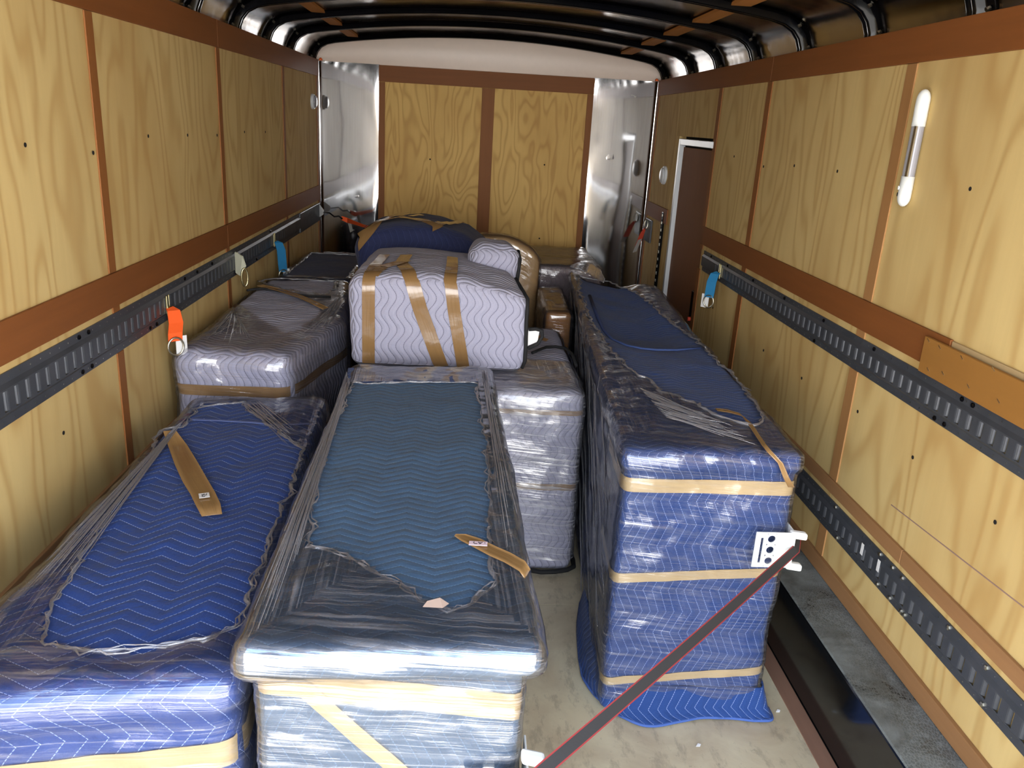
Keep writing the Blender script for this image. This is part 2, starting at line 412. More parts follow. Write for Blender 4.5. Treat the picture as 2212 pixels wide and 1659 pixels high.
# front wall
wf = struct('wall_front', MB().box(XL-.08, XR+.1, YF+.03, YF+.09, -.05, 2.16), M['hole'])
obj('plywood_panel', MB().box(-.67, .115, YF, YF+.03, 0, 2.10), M['ply2'], wf)
obj('plywood_panel', MB().box(.117, .88, YF, YF+.03, 0, 2.10), M['ply2'], wf)
trim(-.67, .88, YF-.012, YF, 2.015, 2.125, M['trimx'])
trim(-.67, -.625, YF-.010, YF, 0, 2.013, M['trimz']); trim(.835, .88, YF-.010, YF, 0, 2.013, M['trimz'])
trim(.07, .162, YF-.010, YF, 0, 2.013, M['trimz'])
def corner_panel(sgn):
    m = MB(); r = .16; x_in = -.665 if sgn < 0 else .875; x_w = (XL-.004) if sgn < 0 else (XR+.004)
    prof = []
    for i in range(25):
        t = math.sin(math.pi/2*i/24)**1.05; q = 14
        prof.append((x_in+(x_w-x_in)*t, YF+.004-.035*(1-max(0, 1-t**q)**(1/q))))
    nz = 44; n = len(prof); vs = []; fs = []
    for k in range(nz+1):
        z = 2.128*k/nz
        for i, (x, y) in enumerate(prof):
            e = noise.noise(Vector((x*2.0, z*1.5, sgn*5)))*.007
            e += noise.noise(Vector((x*6, z*4, sgn*9)))*.0008
            vs.append((x, y-max(0, e+.003) if 0 < i < 20 else y, z))
    for k in range(nz):
        for i in range(n-1):
            a = k*n+i; fs.append((a, a+1, a+n+1, a+n) if sgn > 0 else (a, a+n, a+n+1, a+1))
    return obj('metal_panel', m.add(vs, fs), M['panel'], wf, smooth=True)
corner_panel(-1); corner_panel(1)
# ceiling profile (underside of the bows)
def arch(n=30):
    p = [(XL+.004, 2.115), (XL+.006, 2.145), (XL+.02, 2.18), (XL+.045, 2.21), (XL+.085, 2.232), (XL+.14, 2.245)]
    q = [(XR-.004, 2.115), (XR-.006, 2.145), (XR-.02, 2.18), (XR-.045, 2.21), (XR-.085, 2.232), (XR-.14, 2.245)]
    xa, xb = p[-1][0], q[-1][0]; mid = []
    for i in range(1, n):
        s_ = i/n; x = xa+(xb-xa)*s_
        mid.append((x, 2.245+.085*(1-(2*s_-1)**2)))
    return p+mid+q[::-1]
AR = arch()
def offs(k):      # profile moved outwards by k
    out = []
    for i, (x, z) in enumerate(AR):
        a = AR[max(i-1, 0)]; b = AR[min(i+1, len(AR)-1)]; tx, tz = b[0]-a[0], b[1]-a[1]; L = math.hypot(tx, tz)
        out.append((x-tz/L*k, z+tx/L*k))
    return out
def sweep(mb, prof, y0, y1, ny=1):
    n = len(prof); vs = [(x, y0+(y1-y0)*j/ny, z) for j in range(ny+1) for x, z in prof]
    return mb.add(vs, [(j*n+i, j*n+i+1, (j+1)*n+i+1, (j+1)*n+i) for j in range(ny) for i in range(n-1)])
m = MB(); sk = offs(.036); sweep(m, sk, Y0, YF+.1, 30)
ce = struct('ceiling', m, M['skin'], smooth=True)
m = MB(); sweep(m, offs(.09), Y0, YF+.12, 1); obj('roof_cover', m, M['hole'], ce)
def hat(y):       # hat-section roof bow with flanges
    m = MB(); a0, a1 = AR, offs(.032)
    n = len(a0); sec = [(-.062, 1, .95), (-.034, 1, .9), (-.028, 1, .8), (-.025, 1, .15), (-.021, 1, .02), (-.017, 0, 0), (-.009, 0, 0), (-.006, 0, .05), (-.003, 0, .14), (.003, 0, .14), (.006, 0, .05), (.009, 0, 0), (.017, 0, 0), (.021, 1, .02), (.025, 1, .15), (.028, 1, .8), (.034, 1, .9), (.062, 1, .95)]
    k = len(sec); vs = []
    for i in range(n):
        for dy, w_, f in sec:
            t = f if f else (0.0)
            vs.append((a0[i][0]*(1-t)+a1[i][0]*t, y+dy, a0[i][1]*(1-t)+a1[i][1]*t))
    fs = [(i*k+j, i*k+j+1, (i+1)*k+j+1, (i+1)*k+j) for i in range(n-1) for j in range(k-1)]
    b = obj('roof_bow', m.add(vs, fs), M['bow'], ce, smooth=True)
    s = MB()
    for i in (1, 3, n-4, n-2):
        for dy in (-.045, .045):
            s.disc((a1[i][0]*.85+a0[i][0]*.15, y+dy, a1[i][1]*.85+a0[i][1]*.15), (math.copysign(1, .1-a1[i][0]), 0, -.6), .007, .012, 6)
    obj('rivet', s, M['zinc'], b)
YB = [6.12]+[5.40-.61*i for i in range(9)]
for y in YB: hat(y)
obj('furring_strip', MB().box(-.87, -.80, Y0, YF, 2.288, 2.302), M['furring'], ce)
obj('furring_strip', MB().box(1.03, 1.11, Y0, YF, 2.288, 2.302), M['furring'], ce)
# white cap above the front wall
m = MB(); n = len(AR); vs = []; ap = offs(.045)
for i, (x, z) in enumerate(ap):
    for j in range(6):
        t = j/5; vs.append((x, YF+.012-.02*math.sin(t*math.pi)-.002, 2.122+(max(z, 2.123)-2.122)*t))
m.add(vs, [(i*6+j, (i+1)*6+j, (i+1)*6+j+1, i*6+j+1) for i in range(n-1) for j in range(5)])
obj('white_cap_panel', m, M['cap'], wf, smooth=True)
# amber marker lamps in the two top corners
for x, l in ((XL+.03, 'small amber marker lamp in the top left front corner'), (XR-.03, 'small amber marker lamp in the top right front corner')):
    o = obj('marker_lamp', MB().tube([(x, 6.165, 2.128), (x, 6.165, 2.138), (x, 6.165, 2.146)], [.014, .013, .006], 10), M['orange_light'], smooth=True)
    tag(o, l, 'lamp')
# door
dr = struct('door_1', MB().box(XR+.020, XR+.044, 4.625, 5.37, .05, 1.70), M['door'], bevel=.002)
obj('door_frame', MB().box(XR-.006, XR+.03, 5.372, 5.412, 0, 1.75), M['white_frame'], dr, bevel=.003)
obj('door_frame', MB().box(XR-.006, XR+.03, 4.625, 5.372, 1.712, 1.75), M['white_frame'], dr, bevel=.003)
h = obj('door_latch', MB().box(XR-.004, XR+.02, 4.64, 4.70, .74, .90), M['bow'], dr, bevel=.003)
obj('red_knob', MB().tube([(XR-.004, 4.66, .735), (XR-.02, 4.66, .735)], .012, 10), M['red'], h)

# screw plugs and screws in the panels
def plug(x, y, z, par, r=.006):
    sg = 1 if x < 0 else -1
    obj('screw_hole', MB().disc((x, y, z), (sg, 0, 0), r, .0012, 10), M['hole'], par)
for p in ((54, 313), (197, 330), (320, 294), (405, 292), (466, 292), (528, 285), (573, 285), (137, 935)):
    q = PX(*p, XL); plug(XL+.0055 if p[0] in (197, 466) else XL, q.y, q.z, wl)
for p in ((2096, 408), (1809, 370), (1716, 358), (1652, 360), (1586, 338), (1972, 988), (2150, 1128), (1732, 817), (1652, 757), (1540, 665), (1853, 889)):
    q = PX(*p, XR); plug(XR-.0055 if p[0] in (1652,) else XR, q.y, q.z, wr)
for p in ((929, 344), (1176, 356), (1165, 515)):
    q = PY(*p, YF); obj('screw_hole', MB().disc((q.x, YF, q.z), (0, -1, 0), .006, .0012, 10), M['hole'], wf)

# ------------------------------------------------------------------ E-track rails
def etrack(xw, sg, y0, y1, z0, z1, s0, s1, label, bolts=(), holes=True):
    t = thing('tie_down_rail', (xw, (y0+y1)/2, z0), label, 'rail', 'slotted tie down rails')
    H = z1-z0; fl_ = H*.19; X = lambda d: xw+sg*d
    m = MB()
    def bx(ya, yb, za, zb, d0, d1):
        m.box(min(X(d0), X(d1)), max(X(d0), X(d1)), ya, yb, za, zb)
    bx(y0, y1, z0, z0+fl_, 0, .004); bx(y0, y1, z1-fl_, z1, 0, .004)
    # sloping shoulders
    for (za, zb) in ((z0+fl_, z0+fl_+.010), (z1-fl_, z1-fl_-.010)):
        m.add([(X(.004), y0, za), (X(.004), y1, za), (X(.013), y1, zb), (X(.013), y0, zb)], [(0, 1, 2, 3)])
    a, b = z0+fl_+.010, z1-fl_-.010; c0, c1 = a+.004, b-.004
    bx(y0, y1, a, c0, .011, .013); bx(y0, y1, c1, b, .011, .013)
    pitch = .0508; sw = .023; y = s0
    if s0 > y0: bx(y0, s0, c0, c1, .011, .013)
    while y < s1-pitch:
        bx(y+sw, y+pitch, c0, c1, .011, .013)
        # pressed lip on the far side of each slot
        ys = y+sw; pts = [(ys, .013), (ys-.004, .0122), (ys-.008, .0095), (ys-.0105, .005)]
        vs = [(X(d), yy, z) for yy, d in pts for z in (c0, c1)]
        m.add(vs, [(2*i, 2*i+1, 2*i+3, 2*i+2) for i in range(3)])
        y += pitch
    bx(y, y1, c0, c1, .011, .013)
    obj('rail_plate', m, M['rail'], t)
    k = 0
    yy = y0+.05
    sm = MB()
    while yy < y1:
        for zz in (z0+fl_*.5, z1-fl_*.5): sm.disc((X(.0045), yy, zz), (sg, 0, 0), .0022, .0004, 6)
        yy += .0508
    obj('rivet_holes', sm, M['zinc'], t)['kind'] = 'stuff'
    for (yb_, zz, mt) in bolts:
        z = z0+fl_*.5 if zz == 0 else z1-fl_*.5
        q = MB().tube([(X(.004), yb_, z), (X(.008), yb_, z), (X(.010), yb_, z)], [.0075, .007, .003], 6)
        obj('screw', q, mt, t)
    return t
bk = M['bow']; zc = M['zinc']
etrack(XL, 1, Y0, 5.42, 1.022, 1.150, Y0, 5.0, 'slotted dark grey steel rail along the left wall under the brown band',
       [(2.30, 1, bk), (2.36, 1, bk), (2.30, 0, bk), (2.36, 0, bk), (2.82, 0, bk), (2.88, 0, bk), (3.2, 1, bk), (3.35, 1, bk), (3.55, 1, bk), (3.9, 0, bk), (4.3, 0, bk), (4.62, 1, bk)])
o = obj('channel_cover', MB().box(XL, XL+.012, 5.425, 6.16, 1.022, 1.150), M['rail'], bevel=.004)
tag(o, 'plain dark steel strip without slots, at the far end of the left wall rail', 'rail')
etrack(XR, -1, Y0, 4.55, 1.047, 1.160, Y0+.1, 4.35, 'slotted dark steel rail running the upper height of the right wall to the side door',
       [(4.4, 1, bk), (4.1, 1, bk), (3.7, 1, bk), (3.3, 1, bk), (2.9, 1, bk), (2.05, 0, bk), (2.1, 0, bk), (2.5, 1, bk), (2.0, 1, bk), (1.95, 1, bk), (2.95, 0, bk)])
etrack(XR, -1, Y0, 4.55, .445, .562, Y0, 4.3, 'lower slotted steel rail on the right wall just above the wheel well box',
       [(2.55, 1, zc), (2.22, 1, zc), (2.14, 1, zc), (2.08, 1, zc), (1.83, 1, zc), (1.66, 1, zc), (2.5, 0, zc), (2.2, 0, zc), (2.12, 0, zc), (2.05, 0, zc), (1.64, 0, zc), (2.03, 0, zc)])
# upright rail beside the door
t = thing('upright_rail', (XR, 5.60, .3), 'narrow black perforated upright rail beside the white door frame', 'rail')
m = MB(); m.box(XR-.014, XR, 5.585, 5.63, .0, 1.26); obj('rail_plate', m, M['bow'], t, bevel=.002)
for i in range(25): obj('slot', MB().box(XR-.0155, XR-.0138, 5.598, 5.616, .03+i*.05, .046+i*.05), M['zinc'], t)
# short rail stub with the red strap, front right
t = thing('rail_bracket', (XR, 6.0, 1.1), 'short dark steel rail stub in the far right corner', 'rail')
obj('bracket_plate', MB().box(XR-.014, XR, 5.93, 6.12, 1.0, 1.165), M['rail'], t, bevel=.003)

# ------------------------------------------------------------------ board, lamps on the walls
t = thing('wooden_board', (1.33, 1.2, 1.18), 'orange-brown stapled plywood board fixed over the top edge of the upper right rail', 'board')
obj('board', MB().box(1.325, 1.337, .8, 2.20, 1.168, 1.272), M['orange_ply'], t, bevel=.002)
for (px, py) in ((2006, 735), (2030, 750), (2078, 772), (2146, 797), (2092, 834), (2037, 806), (2005, 798), (2157, 866)):
    q = PX(px, py, 1.325); obj('staple', MB().obox((1.3245, q.y, q.z), (.0008, 0, 0), (0, .006, .0035), (0, 0, .001)), M['zinc'], t)
def capsule(mb, c, half, r, z0, z1, n=16, m_=8, depth=.6):
    pass
t = thing('light_bar', (XR-.02, 2.50, 1.61), 'long white push-on light bar mounted upright on the right wall', 'lamp')
def lamp_part(za, zb, r0, mat, name, capdir=0):
    m = MB(); rows = []; K = 10
    zs = []
    if capdir == 0: zs = [(za, 1), (zb, 1)]
    elif capdir > 0: zs = [(za, 1)]+[(zb-.03+.03*math.sin(a), math.cos(a)) for a in [math.pi/2*i/6 for i in range(7)]]
    else: zs = [(za+.03-.03*math.sin(a), math.cos(a)) for a in [math.pi/2*i/6 for i in range(6, -1, -1)]]+[(zb, 1)]
    n = 20; vs = []
    for z, s_ in zs:
        s_ = max(s_, .02)
        for k in range(n):
            a = 2*math.pi*k/n
            vs.append((XR-.019+math.cos(a)*r0*.82*s_, 2.478+math.sin(a)*r0*s_, z))
    fs = [(i*n+k, i*n+(k+1) % n, (i+1)*n+(k+1) % n, (i+1)*n+k) for i in range(len(zs)-1) for k in range(n)]
    fs += [tuple(range(n))[::-1], tuple((len(zs)-1)*n+k for k in range(n))]
    return obj(name, m.add(vs, fs), mat, t, smooth=False)
for za, zb, r0, mt, nm, cdir in ((1.845, 1.95, .0225, M['white_pl'], 'end_cap', 1), (1.70, 1.845, .021, M['lens'], 'lens', 0), (1.61, 1.70, .0225, M['white_pl'], 'end_cap', -1)):
    o = lamp_part(za, zb, r0, mt, nm, cdir)
    if nm == 'end_cap': o.data.polygons.foreach_set('use_smooth', [True]*len(o.data.polygons))
obj('chrome_strip', MB().box(XR-.038, XR-.034, 2.452, 2.464, 1.70, 1.845), M['zinc'], t)
obj('switch', MB().disc((XR-.034, 2.486, 1.665), (-1, .3, 0), .006, .005, 12), M['white_pl'], t)
obj('sensor', MB().disc((XR-.032, 2.490, 1.645), (-1, .3, 0), .006, .004, 12), M['hole'], t)
def dome(name, p, sg, r, label, cat):
    t = thing(name, p, label, cat); P = Vector(p)
    obj('base_ring', MB().tube([P, P+Vector((sg*.015, 0, 0)), P+Vector((sg*.02, 0, 0))], [r, r, r*.9], 28), M['white_frame'], t, smooth=False, bevel=.002)
    obj('cover', MB().tube([P+Vector((sg*x, 0, 0)) for x in (.018, .028, .034, .036)], [r*.86, r*.8, r*.55, r*.1], 28), M['lens' if sg > 0 else 'white_frame'], t, smooth=True)
dome('round_vent', (XR, 5.71, 1.50), -1, .062, 'round white wall lamp between the corner panel and the side door', 'lamp')
dome('round_vent', (XL, 5.96, 1.85), 1, .05, 'round white rimmed wall lamp high at the far end of the left wall', 'lamp')

# ------------------------------------------------------------------ soft wrapped things
def hull_grid(w_, d, h, res, faces):
    """yield (face, P array (n,m,3), uv array) on a box X[-w/2,w/2] Y[0,d] Z[0,h]"""
    nx, ny, nz = [max(4, int(round(a/res))) for a in (w_, d, h)]
    X = np.linspace(-w_/2, w_/2, nx+1); Y = np.linspace(0, d, ny+1); Z = np.linspace(0, h, nz+1)
    for f in faces:
        if f in ('front', 'back'):
            A, B = np.meshgrid(X, Z, indexing='ij'); P = np.stack([A, np.full_like(A, 0 if f == 'front' else d), B], -1)
        elif f in ('left', 'right'):
            A, B = np.meshgrid(Y, Z, indexing='ij'); P = np.stack([np.full_like(A, -w_/2 if f == 'left' else w_/2), A, B], -1)
        else:
            A, B = np.meshgrid(X, Y, indexing='ij'); P = np.stack([A, B, np.full_like(A, h if f == 'top' else 0)], -1)
        yield f, P
def inpoly(x, y, poly):
    c = False; j = len(poly)-1
    for i in range(len(poly)):
        xi, yi = poly[i][0], poly[i][1]; xj, yj = poly[j][0], poly[j][1]
        if (yi > y) != (yj > y) and x < (xj-xi)*(y-yi)/(yj-yi)+xi: c = not c
        j = i
    return c
class Soft:
    def __init__(s, nl, nr, fr, fl, z0, z1, r=.035, amp=.006, fq=5, seed=0, ztop=None, inset=None, dz=None, xr=None, taper=0):
        s.c = [Vector((a[0], a[1], 0)) for a in (nl, nr, fr, fl)]
        s.w = ((s.c[1]-s.c[0]).length+(s.c[2]-s.c[3]).length)/2
        s.d = ((s.c[3]-s.c[0]).length+(s.c[2]-s.c[1]).length)/2
        s.z0 = z0; s.h = z1-z0; s.r = r; s.amp = amp; s.fq = fq; s.seed = seed; s.ztop = ztop; s.inset = inset; s.dz = dz; s.xr = xr
        s.name = None
    def bil(s, u, v):
        a, b, c, d = s.c
        if s.xr: 
            L = a.lerp(d, v); Rr = Vector((s.xr(v), 0, 0)); Rr.y = b.lerp(c, v).y
            return L.lerp(Rr, u)
        return a.lerp(b, u).lerp(d.lerp(c, u), v)
    def warp(s, p):
        u, v = p[0]/s.w+.5, p[1]/s.d
        if s.inset and p[2] < s.h-s.inset[1]:
            k = min(1, (s.h-s.inset[1]-p[2])/.03); k = k*k*(3-2*k)
            u = .5+(u-.5)*(1-2*s.inset[0]*k/s.w); v = .5+(v-.5)*(1-2*s.inset[0]*k/s.d)
        q = s.bil(u, v); z = p[2]/s.h
        zt = s.h if s.ztop is None else s.h*s.ztop(min(max(u, 0), 1), min(max(v, 0), 1))
        q.z = s.z0+z*zt
        if s.dz and z > .5: q.z += s.dz(q.x, q.y)*min(1, (z-.5)*2.5)
        return q
    def pt(s, p, off=0, extra=None):
        r = s.r; hs = (s.w/2, s.d/2, s.h/2); c = (0, s.d/2, s.h/2)
        l = [p[i]-c[i] for i in range(3)]
        q = [max(-hs[i]+r, min(hs[i]-r, l[i])) for i in range(3)]
        n = Vector([l[i]-q[i] for i in range(3)])
        if n.length < 1e-6: n = Vector((0, 0, 1))
        n.normalize(); b = Vector([q[i]+c[i] for i in range(3)])+n*r
        k = noise.noise(b*s.fq+Vector((s.seed*7.3, 0, 0)))*s.amp + noise.noise(b*s.fq*3.1+Vector((s.seed*3.3, 5, 0)))*s.amp*.45
        low = min(1, max(0, b.z/.05))      # keep the foot on its support
        if extra: k += extra(b, n)
        b = b+n*(k*low+off)
        if b.z < 0.001: b.z = 0.001
        return s.warp(b)
    def mesh(s, res=.016, off=0, faces=('front', 'left', 'right', 'top', 'back'), keep=None, extra=None, uvm='quilt', usc=1):
        mb = MB(); idx = {}; ncut = 0
        for f, P in hull_grid(s.w, s.d, s.h, res, faces):
            n, m_ = P.shape[:2]; ids = np.zeros((n, m_), int)
            for i in range(n):
                for j in range(m_):
                    key = tuple(np.round(P[i, j], 4))
                    if key not in idx:
                        idx[key] = len(mb.v); mb.v.append(tuple(s.pt(P[i, j], off, extra)))
                    ids[i, j] = idx[key]
            for i in range(n-1):
                for j in range(m_-1):
                    q = [(i, j), (i+1, j), (i+1, j+1), (i, j+1)]
                    if f in ('back', 'left'): q = q[::-1]
                    if keep:
                        cv = [mb.v[ids[a]] for a in q]
                        if not keep(f, sum(c[0] for c in cv)/4, sum(c[1] for c in cv)/4, sum(c[2] for c in cv)/4): continue
                    U = []
                    for a in q:
                        x, y, z = P[a]
                        if uvm == 'quilt':
                            if f == 'top': U.append((x*usc, y*usc))
                            elif f in ('front', 'back'): U.append((z*usc+.07, x*usc))
                            else: U.append((z*usc+.07, y*usc))
                        else:
                            if f == 'top':
                                xm, ym = P[q[0]][0], P[q[0]][1]
                                de = min(ym, s.d-ym); ds = s.w/2-abs(xm)
                                if de < ds*1.4: U.append((x+y*.15, y*.6+x*.08+9))
                                else: U.append((y, x*.9+y*.02))
                            elif f in ('front', 'back'): U.append((x+z*.3, z+x*.08))
                            else: U.append((y+z*.2, z+y*.10+4))
                    mb.f.append([int(ids[a]) for a in q]); mb.uv.append(U); mb.mi.append(0)
        return mb
    def loc(s): return s.bil(.5, .5)+Vector((0, 0, s.z0))
    def band(s, z, w_=.024, y=.12, off=.004, tilt=0, yr=None, xa=None, xb=None):
        """tape band round the front at height z: from the left side, across, to the right side"""
        pts = []; hw = s.w/2; yr = y if yr is None else yr
        def seg(a, b, n): return [(a[0]+(b[0]-a[0])*i/n, a[1]+(b[1]-a[1])*i/n) for i in range(n)]
        path = (seg((-hw, y), (-hw, 0), 10) if xa is None else [])+seg((-hw if xa is None else xa, 0), (hw if xb is None else xb, 0), 30)
        if xb is None: path += seg((hw, 0), (hw, yr), 10)
        path.append((hw if xb is None else xb, 0 if xb is not None else yr))
        n = 4; rows = []; mb = MB(); L = 0; prev = None
        for (x, yy) in path:
            zz = z+tilt*(x/s.w)
            row = [s.pt((x, yy, zz-s.z0+(2*k/n-1)*w_), off) for k in range(n+1)]
            if prev: L += (row[0]-prev).length
            prev = row[0]; rows.append((L, row))
        vs = [p for _, r_ in rows for p in r_]; fs = []; uv = []
        for i in range(len(rows)-1):
            for k in range(n):
                a = i*(n+1)+k; fs.append((a, a+n+1, a+n+2, a+1))
                v0, v1 = w_*2*k/n, w_*2*(k+1)/n
                uv.append([(rows[i][0], v0), (rows[i+1][0], v0), (rows[i+1][0], v1), (rows[i][0], v1)])
        return mb.add(vs, fs, uv)
    def strip(s, pts, w_=.024, off=.010, n=4, sub=6, wl=None):
        """tape strip along hull points [(x,y,z)..] given on the hull; widened across the path"""
        P = []
        for a, b in zip(pts[:-1], pts[1:]):
            for i in range(sub): P.append(Vector(a).lerp(Vector(b), i/sub))
        P.append(Vector(pts[-1])); mb = MB(); rows = []; L = 0
        C0 = Vector((0, s.d/2, s.h/2))
        for i, p in enumerate(P):
            a, b = P[max(0, i-1)], P[min(len(P)-1, i+1)]; t = (b-a).normalized()
            # face normal of the hull
            l = p-C0; k_ = max(range(3), key=lambda q: abs(l[q])/(s.w/2, s.d/2, s.h/2)[q])
            nn = Vector((0, 0, 0)); nn[k_] = math.copysign(1, l[k_]); dd = t.cross(nn)
            if dd.length < .2: dd = rows[-1][2] if rows else Vector((1, 0, 0))
            dd = dd.normalized()
            if rows and dd.dot(rows[-1][2]) < 0: dd = -dd
            ww = w_ if wl is None else w_*wl(i/(len(P)-1))
            if rows: L += (p-P[i-1]).length
            rows.append((L, [s.pt(p+dd*ww*(2*k/n-1), off) for k in range(n+1)], dd))
        vs = [p for r_ in rows for p in r_[1]]; fs = []; uv = []
        for i in range(len(rows)-1):
            for k in range(n):
                a = i*(n+1)+k; fs.append((a, a+n+1, a+n+2, a+1)); v0, v1 = w_*2*k/n, w_*2*(k+1)/n
                uv.append([(rows[i][0], v0), (rows[i+1][0], v0), (rows[i+1][0], v1), (rows[i][0], v1)])
        return mb.add(vs, fs, uv)

def film_wrinkle(seed, a=.0035, fx=3, fz=70):
    def f(b, n):
        if abs(n.z) > .7: q = Vector((b.x*18, b.y*14, seed))
        elif abs(n.y) > .7: q = Vector((b.x*fx, b.z*fz+b.x*6, seed))
        else: q = Vector((b.y*fx, b.z*fz+b.y*5, seed))
        return abs(noise.noise(q))*a*2 + noise.noise(b*9+Vector((seed, 2, 2)))*a
    return f
def strands(segs, n, rad=(.0008, .0022), seed=1, jit=.012):
    """fan of stretched film strands: segs = ((a0, a1), (b0, b1)) 3-D end segments"""
    rnd = random.Random(seed); mb = MB(); (a0, a1), (b0, b1) = segs
    for i in range(n):
        p = Vector(a0).lerp(Vector(a1), rnd.random()); q = Vector(b0).lerp(Vector(b1), (i+rnd.random())/n)
        k = rnd.uniform(.55, 1); q2 = p.lerp(q, k); r = rnd.uniform(*rad)
        pts = [p.lerp(q2, j/6)+Vector((0, 0, rnd.uniform(-.001, .001))) for j in range(7)]
        mb.tube(pts, [r*.5, r, r*1.1, r, r*.9, r*.7, r*.2], 5, flat=.7)
    return mb
def rag(poly, z, rad=.006, seed=0, closed=True, lift=.006, dzf=None):
    """wrinkled rolled edge of torn film along a polygon of (x, y)"""
    pts = []; n = len(poly); rs = []
    for i in range(n if closed else n-1):
        a, b = Vector((*poly[i], 0)), Vector((*poly[(i+1) % n], 0)); k = max(3, int((b-a).length/.016))
        for j in range(k):
            p = a.lerp(b, j/k); q = p*26+Vector((seed, 0, 0))
            p.x += noise.noise(q)*.012; p.y += noise.noise(q+Vector((9, 9, 9)))*.014
            p.z = z+lift+noise.noise(q*1.3)*.004+(dzf(p.x, p.y) if dzf else 0)
            pts.append(p); rs.append(rad*(.5+1.6*abs(noise.noise(q*1.9+Vector((3, 1, 1))))))
    mb = MB().tube(pts, rs, 6, closed=closed, flat=.6)
    for w_ in (1, 2):      # loose crinkles running along the rolled edge
        mb.tube([p+Vector((noise.noise(p*31+Vector((w_*5, 0, 0)))*.022, noise.noise(p*29+Vector((0, w_*5, 0)))*.022, .001*w_)) for p in pts], [r*.45 for r in rs], 5, closed=closed)
    return mb
def jag(poly, amp=.015, seed=0):
    out = []; n = len(poly)
    for i in range(n):
        a, b = Vector((*poly[i], 0)), Vector((*poly[(i+1) % n], 0)); k = max(2, int((b-a).length/.03))
        for j in range(k):
            p = a.lerp(b, j/k); q = p*15+Vector((seed, 0, 0)); out.append((p.x+noise.noise(q)*amp, p.y+noise.noise(q+Vector((5, 5, 5)))*amp))
    return out
def pxpoly(pts, z): return [(PZ(a, b, z).x, PZ(a, b, z).y) for a, b in pts]

# ---- thing A: royal blue one, left foreground
A = Soft((-.93, 1.18), (-.385, 1.27), (-.49, 2.85), (-.945, 2.76), 0, .80, r=.045, amp=.008, seed=1, inset=(.012, .07))
tA = thing('wrapped_dresser', A.loc(), 'royal blue zigzag quilted furniture under film, in front beside the left wall', 'wrapped furniture', 'furniture wrapped in moving blankets and film')
obj('moving_blanket', A.mesh(.016), M['blue'], tA, smooth=True)
holeA = pxpoly([(395, 925), (425, 882), (520, 874), (655, 975), (625, 1070), (590, 1150), (550, 1255), (505, 1370), (420, 1392), (320, 1410), (215, 1412), (105, 1400), (98, 1335), (140, 1250), (200, 1170), (300, 1020), (350, 930)], .80)
holeA = jag(holeA, .016, 2)
fA = obj('stretch_film', A.mesh(.014, .009, keep=lambda f, x, y, z: f != 'top' or not inpoly(x, y, holeA), extra=film_wrinkle(3), uvm='film'), M['film'], tA, smooth=True)
obj('film_edge', rag(holeA[::2], .80, .005, 1), M['bunch'], fA, smooth=True)
obj('film_strands', strands(((PZ(375, 925, .817), PZ(400, 905, .817)), (PZ(5, 1300, .815), PZ(95, 1330, .812))), 34, seed=6), M['bunch'], fA, smooth=True)
obj('film_strands', strands(((PZ(520, 868, .815), PZ(560, 866, .815)), (PZ(640, 985, .812), PZ(668, 940, .812))), 14, seed=7), M['bunch'], fA, smooth=True)
obj('packing_tape', A.band(.615, .030, .5), M['tape_tan'], tA, smooth=True)
hem = [PZ(a, b, .806) for a, b in ((412, 905), (470, 907), (540, 911), (600, 916), (668, 914))]
obj('hem', MB().ribbon(hem, Vector((0, 1, 0)), .006, .002), plain('light_binding', sr(96, 112, 165), .8), tA)
tp = [PZ(a, b, .815) for a, b in ((366, 930), (385, 965), (402, 1000), (420, 1035), (438, 1065), (450, 1090), (458, 1112))]
obj('tape_tail', MB().ribbon(tp, [Vector((1, .5, 0))]*4+[Vector((1, .35, 0))]*3, [.018, .026, .030, .031, .030, .029, .024], .0015), M['tape'], tA, smooth=True)
def label(p0, ex, ey, w_, h_, mat, parent, strokes, n=Vector((0, 0, 1))):
    c = Vector(p0); o = obj('paper_label', MB().obox(c, ex*w_/2, ey*h_/2, n*.0006), mat, parent, bevel=.0004)
    m = MB()
    for st in strokes:
        m.tube([c+ex*(a*w_/2)+ey*(b*h_/2)+n*.0012 for a, b in st], .0008, 5)
    obj('handwriting', m, M['ink'], o)
ex = (PZ(453, 1067, .82)-PZ(429, 1070, .82)).normalized(); ey = Vector((0, 0, 1)).cross(ex)
label(PZ(441, 1070, .819), ex, ey, .026, .028, M['white_tag'], tA,
      [[(-.5, .25), (-.05, .1), (.3, -.1)], [(.05, .6), (-.05, .1), (-.45, -.25), (-.4, -.6), (.0, -.75), (.1, -.45)], [(.45, .5), (.5, .1), (.35, -.2)]])

# ---- thing B: slate blue one, centre foreground
B = Soft((-.375, 1.20), (.165, 1.22), (.112, 2.93), (-.405, 2.90), 0, .90, r=.025, amp=.005, seed=2, inset=(.028, .05))
tB = thing('wrapped_dresser', B.loc(), 'faded slate blue quilted furniture under film, largest one in the centre foreground', 'wrapped furniture', 'furniture wrapped in moving blankets and film')
obj('moving_blanket', B.mesh(.015), M['teal'], tB, smooth=True)
holeB = pxpoly([(760, 832), (900, 828), (1030, 830), (1040, 890), (1060, 1030), (1055, 1155), (1068, 1265), (1020, 1310), (975, 1325), (920, 1300), (846, 1262), (775, 1215), (722, 1195), (666, 1185), (668, 1130), (690, 1030), (718, 930)], .90)
holeB = jag(holeB, .014, 5)
fB = obj('stretch_film', B.mesh(.012, .009, keep=lambda f, x, y, z: f != 'top' or not inpoly(x, y, holeB), extra=film_wrinkle(8), uvm='film'), M['film_b'], tB, smooth=True)
obj('film_edge', rag(holeB[::2], .90, .0045, 3), M['bunch'], fB, smooth=True)
